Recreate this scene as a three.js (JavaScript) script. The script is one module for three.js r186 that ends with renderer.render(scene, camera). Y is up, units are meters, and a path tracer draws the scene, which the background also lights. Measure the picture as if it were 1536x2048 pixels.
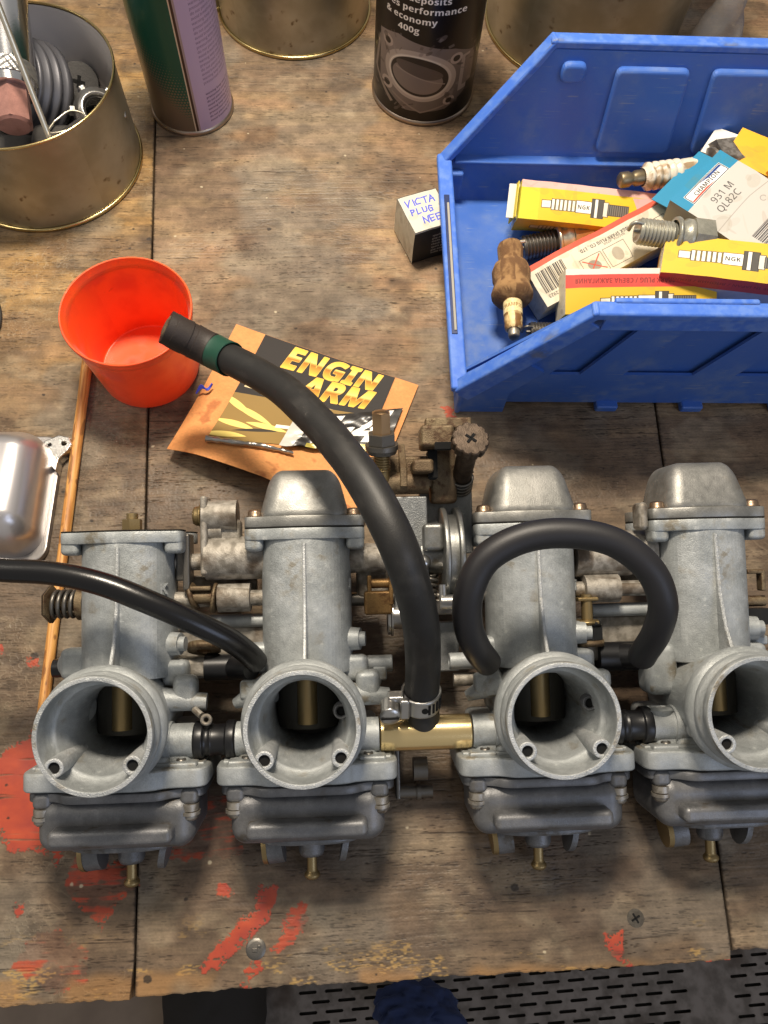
import * as THREE from 'three';
import { RoundedBoxGeometry } from 'three/addons/geometries/RoundedBoxGeometry.js';
import { mergeGeometries, mergeVertices, toCreasedNormals } from 'three/addons/utils/BufferGeometryUtils.js';
import { TextGeometry } from 'three/addons/geometries/TextGeometry.js';
import { FontLoader } from 'three/addons/loaders/FontLoader.js';
import { RectAreaLightUniformsLib } from 'three/addons/lights/RectAreaLightUniformsLib.js';
RectAreaLightUniformsLib.init();

// ---------------------------------------------------------------- camera, light, exposure
const scene = new THREE.Scene();
const camera = new THREE.PerspectiveCamera(67.31, 0.75, 0.01, 20);
camera.position.set(0, 0.365, 0);
{
  const d = new THREE.Vector3(-68, 611, 1538).normalize();                  // straight down, in camera axes (x right, y down, z forward)
  const up = d.clone().negate();
  const v = new THREE.Vector3(0, -1, 0), f = v.clone().addScaledVector(up, -v.dot(up)).normalize();
  const r = new THREE.Vector3().crossVectors(f, up); if (r.x < 0) r.negate();
  // rows of world axes in camera axes: X = r, Y = up, Z = -f; camera's own axes in the world
  const cx = new THREE.Vector3(r.x, up.x, -f.x), cy = new THREE.Vector3(r.y, up.y, -f.y), cz = new THREE.Vector3(r.z, up.z, -f.z);
  camera.quaternion.setFromRotationMatrix(new THREE.Matrix4().makeBasis(cx, cy.negate(), cz.negate()));
}
const renderer = new THREE.WebGLRenderer({ antialias: true });
renderer.toneMapping = THREE.LinearToneMapping;
renderer.toneMappingExposure = 1.0;
renderer.shadowMap.enabled = true;
scene.background = new THREE.Color(0.32, 0.31, 0.298);

const MM = 0.001;
function lampAt(name, label, pos, target, w, h, color, intensity, glow) {  // a light out of view, with its unseen housing and glowing panel
  const g = new THREE.Group(); g.name = name; g.position.set(...pos); g.lookAt(...target);
  g.userData = { label, category: 'lamp' }; scene.add(g);
  const L = new THREE.RectAreaLight(color, intensity, w, h); L.name = 'unseen_lamp_light';
  L.position.set(...new THREE.Vector3(0, 0, 0.012).applyQuaternion(g.quaternion).add(g.position).toArray()); L.lookAt(...target);
  scene.add(L);
  const shell = new THREE.Mesh(new THREE.BoxGeometry(w + 0.03, h + 0.03, 0.05).translate(0, 0, -0.03), new THREE.MeshStandardMaterial({ color: 0xd8d8d4, roughness: 0.5 }));
  shell.name = 'unseen_lamp_housing'; g.add(shell);
  const panel = new THREE.Mesh(new THREE.PlaneGeometry(w, h), new THREE.MeshStandardMaterial({ color: 0x222222, emissive: color, emissiveIntensity: glow }));
  panel.name = 'unseen_lamp_panel'; g.add(panel);
}
lampAt('unseen_overhead_lamp', 'unseen lamp close over the back of the bench, casting the main shadows', [-0.04, 0.72, -0.46], [-0.04, 0, -0.24], 0.16, 0.1, new THREE.Color(1, 0.88, 0.72), 180, 8);  // out of view; lights the bench from above and casts the main shadows
lampAt('unseen_cool_light', 'unseen cool light in front of the bench on the right, standing in for daylight', [0.85, 0.95, 0.75], [0, 0, -0.1], 0.7, 0.7, new THREE.Color(0.66, 0.76, 1), 1.5, 1.5);  // out of view; cools the right-hand faces as daylight would
lampAt('unseen_side_lamp', 'unseen lamp above the left side of the bench, lighting the polished cover', [-0.75, 0.95, -0.35], [-0.1, 0, -0.15], 0.5, 0.2, new THREE.Color(1, 0.92, 0.8), 6, 2);  // out of view; placed to put the highlight on the polished cover

// ---------------------------------------------------------------- noise
let seed = 7;
const rnd = () => { seed = (seed * 1664525 + 1013904223) >>> 0; return seed / 4294967296; };
const rr = (a, b) => a + (b - a) * rnd();
const PERM = new Float32Array(65536);
for (let i = 0; i < 65536; i++) PERM[i] = rnd();
function vn(x, y) {
  const ix = Math.floor(x), iy = Math.floor(y); let fx = x - ix, fy = y - iy;
  fx = fx * fx * (3 - 2 * fx); fy = fy * fy * (3 - 2 * fy);
  const a = (iy & 255) << 8, b = ((iy + 1) & 255) << 8, c = ix & 255, d = (ix + 1) & 255;
  const p = PERM[a | c], q = PERM[a | d], r = PERM[b | c], s = PERM[b | d];
  return p + (q - p) * fx + (r - p) * fy + (p - q - r + s) * fx * fy;
}
function fbm(x, y, o = 4) { let s = 0, a = 0.5, n = 0; for (let i = 0; i < o; i++) { s += a * vn(x, y); n += a; a *= 0.5; x = x * 2.03 + 17.1; y = y * 2.03 + 9.7; } return s / n; }
const sm = (a, b, x) => { x = Math.min(1, Math.max(0, (x - a) / (b - a))); return x * x * (3 - 2 * x); };
const mix = (a, b, t) => a + (b - a) * t;
const mix3 = (c, d, t) => [mix(c[0], d[0], t), mix(c[1], d[1], t), mix(c[2], d[2], t)];
function dataTex(w, h, fn, srgb = true, wrap = THREE.RepeatWrapping) {
  const data = new Uint8Array(w * h * 4);
  for (let y = 0, i = 0; y < h; y++) for (let x = 0; x < w; x++, i += 4) {
    const c = fn(x, y);
    data[i] = Math.max(0, Math.min(255, c[0])); data[i + 1] = Math.max(0, Math.min(255, c[1])); data[i + 2] = Math.max(0, Math.min(255, c[2])); data[i + 3] = 255;
  }
  const t = new THREE.DataTexture(data, w, h); t.wrapS = t.wrapT = wrap; t.magFilter = THREE.LinearFilter; t.minFilter = THREE.LinearMipmapLinearFilter;
  if (srgb) t.colorSpace = THREE.SRGBColorSpace; t.needsUpdate = true; return t;
}
function canvasTex(w, h, draw) {
  const c = document.createElement('canvas'); c.width = w; c.height = h; const g = c.getContext('2d'); draw(g, w, h);
  const t = new THREE.CanvasTexture(c); t.colorSpace = THREE.SRGBColorSpace; return t;
}
// repeatable noise tile: blends four shifted copies so that the edges meet
function tile(n, fn) {
  return (x, y) => { const u = x / n, v = y / n; const a = fn(x, y), b = fn(x - n, y), c = fn(x, y - n), d = fn(x - n, y - n); return mix(mix(a, b, u), mix(c, d, u), v); };
}

// ---------------------------------------------------------------- geometry helpers, all in millimetres
const V = (x, y, z) => new THREE.Vector3(x, y, z);
const T = (g, x = 0, y = 0, z = 0, rx = 0, ry = 0, rz = 0) => { if (rx) g.rotateX(rx); if (ry) g.rotateY(ry); if (rz) g.rotateZ(rz); g.translate(x, y, z); return g; };
const cylY = (r0, r1, h, s = 32) => new THREE.CylinderGeometry(r1, r0, h, s);      // r0 at the bottom
function bar(a, b, r0, r1 = r0, s = 24) {
  a = V(...a); b = V(...b); const d = b.clone().sub(a), g = new THREE.CylinderGeometry(r1, r0, d.length(), s);
  g.applyQuaternion(new THREE.Quaternion().setFromUnitVectors(V(0, 1, 0), d.clone().normalize())); g.translate(...a.add(b).multiplyScalar(0.5).toArray()); return g;
}
const cx = (x0, x1, y, z, r, s = 28) => bar([x0, y, z], [x1, y, z], r, r, s);          // cylinder along x
const rb = (w, h, d, r = 1, x = 0, y = 0, z = 0, seg = 2) => new RoundedBoxGeometry(w, h, d, seg, r).translate(x, y, z);
const lathe = (pts, s = 48) => new THREE.LatheGeometry(pts.map((p) => new THREE.Vector2(p[0], p[1])), s);
function latheTo(pts, a, dir, s = 40) {
  const g = lathe(pts, s); g.applyQuaternion(new THREE.Quaternion().setFromUnitVectors(V(0, 1, 0), V(...dir).normalize())); g.translate(...a); return g;
}
function hexBar(a, b, r) { const g = bar(a, b, r, r, 6).toNonIndexed(); g.computeVertexNormals(); return g; }
function ext(shape, depth, bevel = 0.5, seg = 2, curve = 16) { return new THREE.ExtrudeGeometry(shape, { depth: depth - 2 * bevel, bevelEnabled: bevel > 0, bevelSize: bevel, bevelThickness: bevel, bevelOffset: -bevel, bevelSegments: seg, curveSegments: curve }).translate(0, 0, bevel); }
function rrect(w, h, r, ox = 0, oy = 0) {
  const s = new THREE.Shape(), x = ox - w / 2, y = oy - h / 2;
  s.moveTo(x + r, y); s.lineTo(x + w - r, y); s.absarc(x + w - r, y + r, r, -Math.PI / 2, 0); s.lineTo(x + w, y + h - r); s.absarc(x + w - r, y + h - r, r, 0, Math.PI / 2);
  s.lineTo(x + r, y + h); s.absarc(x + r, y + h - r, r, Math.PI / 2, Math.PI); s.lineTo(x, y + r); s.absarc(x + r, y + r, r, Math.PI, 1.5 * Math.PI); return s;
}
const poly = (pts) => { const s = new THREE.Shape(); pts.forEach((p, i) => (i ? s.lineTo(...p) : s.moveTo(...p))); s.closePath(); return s; };
function smoothPath(pts, n = 90) { return new THREE.CatmullRomCurve3(pts.map((p) => V(...p)), false, 'centripetal').getSpacedPoints(n); }
function hoseGeo(pts, r, n = 90, rs = 28, hollow = 0.6) {
  const c = new THREE.CatmullRomCurve3(smoothPath(pts, n)), g = new THREE.TubeGeometry(c, n, r, rs, false), out = [g];
  const hp = g.attributes.position, hn = g.attributes.normal; for (let k = 0; k < hp.count; k++) { const ring = Math.floor(k / (rs + 1)), e = Math.min(1, Math.min(ring, n - ring) / 4), d = e * r * 0.09 * (fbm(hp.getX(k) * 0.045 + 60, hp.getY(k) * 0.045 + hp.getZ(k) * 0.05 + 60, 3) - 0.5); hp.setXYZ(k, hp.getX(k) + hn.getX(k) * d, hp.getY(k) + hn.getY(k) * d, hp.getZ(k) + hn.getZ(k) * d); }
  for (const e of [0, 1]) {
    const p = c.getPointAt(e), t = c.getTangentAt(e).multiplyScalar(e ? 1 : -1);
    const prof = hollow ? [[r * hollow, -4], [r * hollow, 0], [r * 0.97, 0.25], [r, -0.2]] : [[0, 0.4], [r * 0.8, 0.3], [r, -0.2]];
    out.push(latheTo(prof, p.toArray(), t.toArray(), rs));
    if (hollow) out.push(latheTo([[0, -3.5], [r * hollow, -3.5]], p.toArray(), t.toArray(), rs));
  }
  return out;
}
function strut(a, b, w, h, r = 1) {                                                     // a bar of w (across) x h (up) from a to b
  a = V(...a); b = V(...b); const d = b.clone().sub(a), g = new RoundedBoxGeometry(d.length() + w * 0.6, h, w, 2, r);
  const x = d.normalize(), z = V(0, 1, 0).cross(x).normalize().negate(), y = z.clone().cross(x); if (y.y < 0) { y.negate(); z.negate(); }
  g.applyMatrix4(new THREE.Matrix4().makeBasis(x, y, z)); g.translate(...a.add(b).multiplyScalar(0.5).toArray()); return g;
}
function boxUV(g, s = 60) {
  g = g.index ? g.toNonIndexed() : g; const p = g.attributes.position, n = g.attributes.normal, uv = new Float32Array(p.count * 2);
  for (let i = 0; i < p.count; i += 3) {
    let nx = 0, ny = 0, nz = 0; for (let k = 0; k < 3; k++) { nx += n.getX(i + k); ny += n.getY(i + k); nz += n.getZ(i + k); }
    nx = Math.abs(nx); ny = Math.abs(ny); nz = Math.abs(nz);
    for (let k = 0; k < 3; k++) {
      const X = p.getX(i + k), Y = p.getY(i + k), Z = p.getZ(i + k);
      const [a, b] = ny >= nx && ny >= nz ? [X, Z] : nx >= nz ? [Z + 31, Y + 11] : [X + 17, Y + 23];
      uv[(i + k) * 2] = a / s; uv[(i + k) * 2 + 1] = b / s;
    }
  }
  g.setAttribute('uv', new THREE.BufferAttribute(uv, 2)); return g;
}
function join(list, tileMM = 60, keepUV = false) {
  const gs = [].concat(list).map((g) => {
    let q = g.index ? g.toNonIndexed() : g.clone(); if (!keepUV) q = boxUV(q, tileMM);
    for (const k of Object.keys(q.attributes)) if (!['position', 'normal', 'uv'].includes(k)) q.deleteAttribute(k);
    q.clearGroups(); return q;
  });
  const g = gs.length > 1 ? mergeGeometries(gs) : gs[0]; g.scale(MM, MM, MM); return g;
}
const taken = {};
function numbered(name) { const n = taken[name] = (taken[name] ?? -1) + 1; return n ? name + '_' + String(n).padStart(3, '0') : name; }
function finish(m, parent) { m.castShadow = m.receiveShadow = true; parent.add(m); return m; }
function part(name, geos, mat, parent, opt = {}) {
  const m = new THREE.Mesh(join(geos, opt.tile, opt.keepUV), mat); m.name = name; if (opt.label) m.userData.label = opt.label; if (opt.kind) m.userData.kind = opt.kind;
  return finish(m, parent);
}
function thing(name, label, category, [x, y, z] = [0, 0, 0], turn = [0, 0, 0], group) {
  const o = new THREE.Group(); o.name = numbered(name); o.position.set(x * MM, y * MM, z * MM); o.rotation.set(turn[0], turn[1], turn[2], 'YZX');
  o.userData = { label, category }; if (group) o.userData.group = group; scene.add(o); return o;
}
function struct(name, geos, mat, tileMM) { const m = part(name, geos, mat, scene, { tile: tileMM }); m.userData.kind = 'structure'; return m; }

// ---------------------------------------------------------------- materials
const S = (o) => new THREE.MeshStandardMaterial(o), P = (o) => new THREE.MeshPhysicalMaterial(o);
const N = 512;
const zN = [tile(N, (x, y) => fbm(x * 0.012, y * 0.012, 5)), tile(N, (x, y) => fbm(x * 0.05 + 40, y * 0.05, 4)), tile(N, (x, y) => vn(x * 0.45, y * 0.45))];
const zincMap = dataTex(N, N, (x, y) => {
  const a = zN[0](x, y), b = zN[1](x, y), c = zN[2](x, y);
  let col = mix3([160, 163, 163], [186, 188, 188], sm(0.3, 0.7, a)); col = col.map((q) => q * (0.9 + 0.2 * b));
  col = mix3(col, [214, 214, 210], 0.6 * sm(0.6, 0.75, b) * sm(0.45, 0.6, zN[0]((x + 130) % N, (y + 310) % N)));
  col = mix3(col, [108, 94, 72], 0.62 * sm(0.52, 0.72, zN[0]((x + 200) % N, (y + 90) % N)) * sm(0.4, 0.6, b));
  const k = 1 + (c - 0.5) * 0.16; return col.map((q) => q * k);
});
const zincBump = dataTex(N, N, (x, y) => { const v = 255 * (0.35 * zN[1](x, y) + 0.5 * zN[2](x, y) + 0.15 * zN[0](x, y)); return [v, v, v]; }, false);
const zincRough = dataTex(N, N, (x, y) => { const v = 255 * (0.72 + 0.5 * (zN[1](x, y) - 0.5) + 0.3 * (zN[0]((x + 77) % N, y) - 0.5)); return [v, v, v]; }, false);
const grimeMap = dataTex(N, N, (x, y) => {
  const a = zN[0](x, y), b = zN[1](x, y); let col = mix3([120, 114, 104], [160, 154, 144], sm(0.3, 0.65, b));
  return mix3(col, [72, 58, 44], 0.8 * sm(0.48, 0.68, a));
});
const rustMap = dataTex(N, N, (x, y) => {
  const a = zN[0](x, y), b = zN[1](x, y), c = zN[2](x, y); let col = mix3([116, 100, 82], [150, 138, 118], sm(0.35, 0.7, a)); col = mix3(col, [82, 60, 44], sm(0.5, 0.72, b) * 0.8);
  return col.map((q) => q * (0.85 + 0.3 * c));
});
const rubberMap = dataTex(N, N, (x, y) => { const a = zN[0](x, y), b = zN[1](x, y); const v = 30 + 26 * sm(0.45, 0.75, a) + 14 * (b - 0.5) + 60 * sm(0.72, 0.8, b) * sm(0.5, 0.62, a) + 70 * sm(0.86, 0.93, zN[2](x, y)) * sm(0.55, 0.7, b); return [v * 1.04, v, v * 0.95]; });
const tinMap = dataTex(N, N, (x, y) => {
  const a = zN[0](x, y), b = zN[1](x, y); let col = mix3([146, 138, 116], [176, 168, 148], sm(0.3, 0.7, a)); return mix3(col, [96, 78, 54], 0.8 * sm(0.6, 0.75, b) * sm(0.45, 0.6, a));
});
const dustMap = dataTex(N, N, (x, y) => { const a = zN[0](x, y), b = zN[1](x, y), c = zN[2](x, y); return mix3([58, 100, 182], [134, 142, 168], 0.6 * sm(0.4, 0.72, a) * sm(0.25, 0.7, b) + 0.12 * c + 0.5 * sm(0.78, 0.9, vn(x * 0.02, y * 0.6)) * sm(0.5, 0.7, vn(x * 0.05, y * 0.03))); });
const dustRough = dataTex(N, N, (x, y) => { const v = 255 * (0.34 + 0.5 * sm(0.38, 0.72, zN[0](x, y))); return [v, v, v]; }, false);
const M = {
  zinc: P({ map: zincMap, bumpMap: zincBump, bumpScale: 0.0002, roughnessMap: zincRough, roughness: 0.76, metalness: 0.36, color: 0xe4e6e6 }),
  zincWorn: P({ map: zincMap, bumpMap: zincBump, bumpScale: 0.0005, roughness: 0.55, metalness: 0.45, color: 0xffffff }),
  zincShaded: P({ map: zincMap, bumpMap: zincBump, bumpScale: 0.00015, roughnessMap: zincRough, roughness: 0.66, metalness: 0.5, color: 0xa2a0a2 }),  // darker copy of zinc; the shade on the bowls is in its colour
  grime: P({ map: grimeMap, bumpMap: zincBump, bumpScale: 0.00025, roughness: 0.62, metalness: 0.55 }),
  rust: P({ map: rustMap, color: 0xcfc6b4, bumpMap: zincBump, bumpScale: 0.0003, roughness: 0.6, metalness: 0.5 }),
  steel: S({ color: 0xb4b2ae, metalness: 0.95, roughness: 0.28, bumpMap: zincBump, bumpScale: 0.00006 }),
  steelDark: S({ color: 0x6c6862, metalness: 0.85, roughness: 0.42, bumpMap: zincBump, bumpScale: 0.0001 }),
  bronze: S({ color: 0x8f7a66, metalness: 0.9, roughness: 0.38, bumpMap: zincBump, bumpScale: 0.0001 }),
  brass: S({ color: 0xecd29a, metalness: 0.92, roughness: 0.24, bumpMap: zincBump, bumpScale: 0.00003 }),
  brassOld: S({ color: 0x94805a, metalness: 0.85, roughness: 0.42, bumpMap: zincBump, bumpScale: 0.0001 }),
  screwOld: S({ map: grimeMap, color: 0x8a8680, metalness: 0.3, roughness: 0.7, bumpMap: zincBump, bumpScale: 0.0003 }),
  slide: S({ color: 0x3a3832, metalness: 0.4, roughness: 0.6 }),
  dark: S({ color: 0x17150f, metalness: 0.3, roughness: 0.8 }),
  hole: S({ color: 0x060606, roughness: 1 }),  // near-black, stands for the shade inside holes, bores and slots
  rubber: P({ map: rubberMap, roughness: 0.52, bumpMap: zincBump, bumpScale: 0.00008, color: 0xdddddd }),
  rubberShiny: P({ color: 0x0d0c0d, roughness: 0.27, bumpMap: zincBump, bumpScale: 0.00003 }),
  plasticBlack: P({ color: 0x121214, roughness: 0.36 }),
  tin: S({ map: tinMap, metalness: 0.75, roughness: 0.42, bumpMap: zincBump, bumpScale: 0.00005 }),
  tinEdge: S({ color: 0xc9b27c, metalness: 1, roughness: 0.24 }),
  tinInside: S({ color: 0xd4cecb, metalness: 0.1, roughness: 0.5 }),
  blue: P({ map: dustMap, roughnessMap: dustRough, roughness: 1, specularIntensity: 0.7, bumpMap: zincBump, bumpScale: 0.00005 }),
  blueWorn: P({ map: dataTex(N, N, (x, y) => mix3(mix3([58, 104, 196], [88, 124, 198], sm(0.35, 0.7, zN[1](x, y))), [104, 96, 96], 0.55 * sm(0.58, 0.75, zN[0](x, y)) * sm(0.35, 0.6, zN[1]((x + 60) % N, y)))), roughness: 0.6, bumpMap: zincBump, bumpScale: 0.00008 }),
  orange: P({ map: dataTex(512, 512, (x, y) => mix3(mix3([255, 255, 255], [236, 214, 205], sm(0.4, 0.7, zN[0](x, y))), [190, 150, 140], 0.5 * sm(0.68, 0.78, zN[1](x, y)) * sm(0.5, 0.65, zN[0]((x + 99) % N, y)))), roughnessMap: dustRough, color: 0xff6830, roughness: 0.9, transmission: 0.25, thickness: 0, bumpMap: zincBump, bumpScale: 0.00002 }),
  tape: P({ color: 0x2a211c, roughness: 0.6, bumpMap: zincBump, bumpScale: 0.0002 }),
  greenTape: P({ color: 0x153f30, roughness: 0.45 }),
  plug: S({ map: rustMap, color: 0xb0a090, roughness: 1, bumpMap: zincBump, bumpScale: 0.001 }),
  rubberMatt: P({ color: 0x18171a, roughness: 0.5, bumpMap: zincBump, bumpScale: 0.00004 }),
  rustDark: S({ map: grimeMap, color: 0x8a7a6e, roughness: 0.55, metalness: 0.6, bumpMap: zincBump, bumpScale: 0.0003 }),
  plateSteel: S({ map: zincMap, color: 0xc0c0c0, roughness: 0.5, metalness: 0.6, bumpMap: zincBump, bumpScale: 0.0003 }),
  brassPale: S({ color: 0xc9a57c, metalness: 1, roughness: 0.3 }),
  brassRust: S({ map: rustMap, color: 0xe8c890, metalness: 0.6, roughness: 0.5, bumpMap: zincBump, bumpScale: 0.0002 }),
  pulley: S({ map: zincMap, color: 0xc4c2be, metalness: 0.8, roughness: 0.42, bumpMap: zincBump, bumpScale: 0.0001 }),
  capMetal: P({ map: zincMap, bumpMap: zincBump, bumpScale: 0.00012, roughnessMap: zincRough, roughness: 0.68, metalness: 0.6, color: 0xc4c0ba }),
  knurl: S({ color: 0xb4b2ae, metalness: 0.9, roughness: 0.35, bumpMap: dataTex(256, 256, (x, y) => { const v = 127 + 64 * (Math.sin((x + y) * 0.39) + Math.sin((x - y) * 0.39)); return [v, v, v]; }, false), bumpScale: 0.0004 }),
  pink: S({ map: zincMap, color: 0xe8a89a, metalness: 0.35, roughness: 0.4, bumpMap: zincBump, bumpScale: 0.0001 }),
  greyRib: S({ color: 0x55555a, metalness: 0.5, roughness: 0.45 }),
  steelPale: S({ color: 0xd8d0bc, metalness: 0.9, roughness: 0.32 }),
  steelDirty: S({ map: grimeMap, metalness: 0.7, roughness: 0.45, bumpMap: zincBump, bumpScale: 0.0001 }),
  steelOil: S({ map: zincMap, color: 0xdcd6c4, metalness: 0.4, roughness: 0.35, bumpMap: zincBump, bumpScale: 0.0001 }),
  brassDull: S({ color: 0x8a7c62, metalness: 0.85, roughness: 0.42 }),
  darkGrey: S({ color: 0x3c3a38, metalness: 0.35, roughness: 0.55, bumpMap: zincBump, bumpScale: 0.0002 }),
  tinGrey: S({ color: 0xa89888, metalness: 0.9, roughness: 0.32 }),
  alloy: S({ color: 0x9a9694, metalness: 0.9, roughness: 0.38, bumpMap: zincBump, bumpScale: 0.0001 }),
  alloyBright: S({ color: 0xd0ccc6, metalness: 0.95, roughness: 0.25, bumpMap: zincBump, bumpScale: 0.00015 }),
  foil: S({ color: 0xb0aca6, metalness: 0.9, roughness: 0.3 }),
  blueThread: S({ color: 0x3a48c0, roughness: 0.5 }),
  ceramicOld: P({ roughness: 0.5, map: dataTex(256, 256, (x, y) => mix3([222, 196, 140], [120, 84, 44], sm(0.42, 0.66, fbm(x * 0.03, y * 0.03, 4)))) }),
  rustDust: S({ map: dataTex(256, 256, (x, y) => mix3([150, 116, 76], [104, 74, 46], sm(0.35, 0.65, fbm(x * 0.05, y * 0.05, 4)))), roughness: 0.95, bumpMap: zincBump, bumpScale: 0.0006 }),
  paperGrey: S({ color: 0x9c988e, roughness: 0.9 }),
  paperYellow: S({ color: 0xd4c04a, roughness: 0.8 }),
  teal: S({ color: 0x1f7fa4, roughness: 0.6 }),
  blueDark: P({ color: 0x1c2c58, roughness: 0.4 }),
  concrete: S({ map: dataTex(512, 512, (x, y) => mix3([120, 104, 90], [156, 138, 120], fbm(x * 0.03, y * 0.03, 5))), roughness: 0.95 }),
  panelGrey: S({ map: grimeMap, color: 0xc4bec0, metalness: 0.2, roughness: 0.7 }),
  blueCloth: P({ color: 0x14264e, roughness: 0.8, sheen: 0.4, sheenRoughness: 0.5, sheenColor: new THREE.Color(0.2, 0.3, 0.6) }),
  blackCloth: S({ color: 0x1c1713, roughness: 0.8 }),
  paper: S({ color: 0xd6d2c6, roughness: 0.85 }),
  satin: S({ color: 0xd4d0d0, metalness: 0.85, roughness: 0.3, bumpMap: zincBump, bumpScale: 0.00004 }),
  chrome: S({ color: 0xd8d8da, metalness: 1, roughness: 0.17, bumpMap: zincBump, bumpScale: 0.00003 }),
  ceramic: P({ color: 0xd9d2c6, roughness: 0.35, map: dataTex(256, 256, (x, y) => mix3([255, 250, 240], [150, 120, 84], 0.7 * sm(0.5, 0.72, fbm(x * 0.03, y * 0.03, 4)))) }),
};

// ---------------------------------------------------------------- workbench
const RED = { // dried red paint, (x, z) in mm, and how solid
  a: [[[-142, -43], [-135, -30], [-139, -18], [-129, -9], [-130, 1], [-124, 11], [-131, 13], [-137, 10], [-145, 11], [-156, -2], [-163, -19], [-160, -24], [-151, -33], [-145, -36]], 1],
  a2: [[[-127, 9], [-122, 10], [-125, 17], [-127, 15]], 1],
  b: [[[-117, 15], [-107, 14], [-94, 16], [-89, 25], [-97, 31], [-103, 42], [-108, 36], [-115, 32], [-121, 23]], 0.62],
  c: [[[-132, 43], [-120, 41], [-108, 49], [-107, 60], [-119, 65], [-129, 59], [-138, 55]], 0.42],
  d: [[[-39, 26], [-30, 26], [-33, 34], [-34, 39], [-39, 44], [-44, 48], [-52, 55], [-59, 58], [-61, 56], [-56, 49], [-52, 45], [-46, 38], [-40, 35]], 1],
  e: [[[-24, 35], [-17, 32], [-18, 40], [-23, 48], [-29, 52], [-34, 51], [-31, 47], [-29, 41]], 0.7],
  f: [[[-40, 53], [-35, 53], [-38, 59], [-42, 64], [-44, 64], [-43, 58]], 1],
  g: [[[-56, 25], [-53, 25], [-49, 29], [-52, 30], [-56, 29]], 0.9],
  h: [[[108, 48], [111, 49], [115, 47], [115, 55], [113, 57], [109, 55], [107, 52]], 1],
  h2: [[[115, 57], [118, 58], [119, 62], [116, 62], [115, 59]], 1],
  i: [[[150, 59], [156, 58], [163, 58], [162, 60], [155, 61]], 1],
  j: [[[115.7, 36], [117, 36], [117.2, 39], [116, 40]], 1],
  k: [[[-140, 31], [-136, 31], [-135, 35], [-138, 36], [-140, 34]], 1],
  l: [[[-152, -73], [-145, -72], [-145, -67], [-150, -67]], 0.6],
  l2: [[[-165, -78], [-161, -77], [-161, -74], [-164, -74]], 0.7],
  m: [[[50, -206], [56, -207], [57, -200], [52, -198]], 0.8],
  n: [[[60, -5], [100, -8], [105, 12], [62, 15]], 0.16], o: [[[-80, -10], [-50, -12], [-45, 14], [-78, 16]], 0.4],
};
for (const k of Object.keys(RED)) { const p = RED[k][0]; RED[k].push([Math.min(...p.map((q) => q[0])) - 4, Math.max(...p.map((q) => q[0])) + 4, Math.min(...p.map((q) => q[1])) - 4, Math.max(...p.map((q) => q[1])) + 4]); }
function polyDist(x, y, p) { // signed distance, negative inside
  let d = 1e9, inside = false;
  for (let i = 0, j = p.length - 1; i < p.length; j = i++) {
    const [xi, yi] = p[i], [xj, yj] = p[j], ex = xj - xi, ey = yj - yi; let t = ((x - xi) * ex + (y - yi) * ey) / (ex * ex + ey * ey); t = t < 0 ? 0 : t > 1 ? 1 : t;
    const dx = x - xi - ex * t, dy = y - yi - ey * t; d = Math.min(d, dx * dx + dy * dy);
    if (yi > y !== yj > y && x < ((xj - xi) * (y - yi)) / (yj - yi) + xi) inside = !inside;
  }
  return Math.sqrt(d) * (inside ? -1 : 1);
}
const BX = [-300, 340], BZ = [-640, 75], BW = 2048;
const woodH = new Float32Array(BW * BW);
const joint = (z, k) => (k ? 161.7 - (z - 59.4) * 0.0224 : -87.3 + (z - 65.3) * 0.0744);
const dots = []; for (let i = 0; i < 420; i++) dots.push([rr(...BX), rr(...BZ), rr(0.25, 0.9) * (rnd() < 0.12 ? 2.2 : 1), rnd()]);
const dotGrid = new Map(); for (const d of dots) for (let a = -1; a < 2; a++) for (let b = -1; b < 2; b++) { const k = (Math.floor(d[0] / 8) + a) + ',' + (Math.floor(d[1] / 8) + b); (dotGrid.get(k) ?? dotGrid.set(k, []).get(k)).push(d); }
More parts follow.
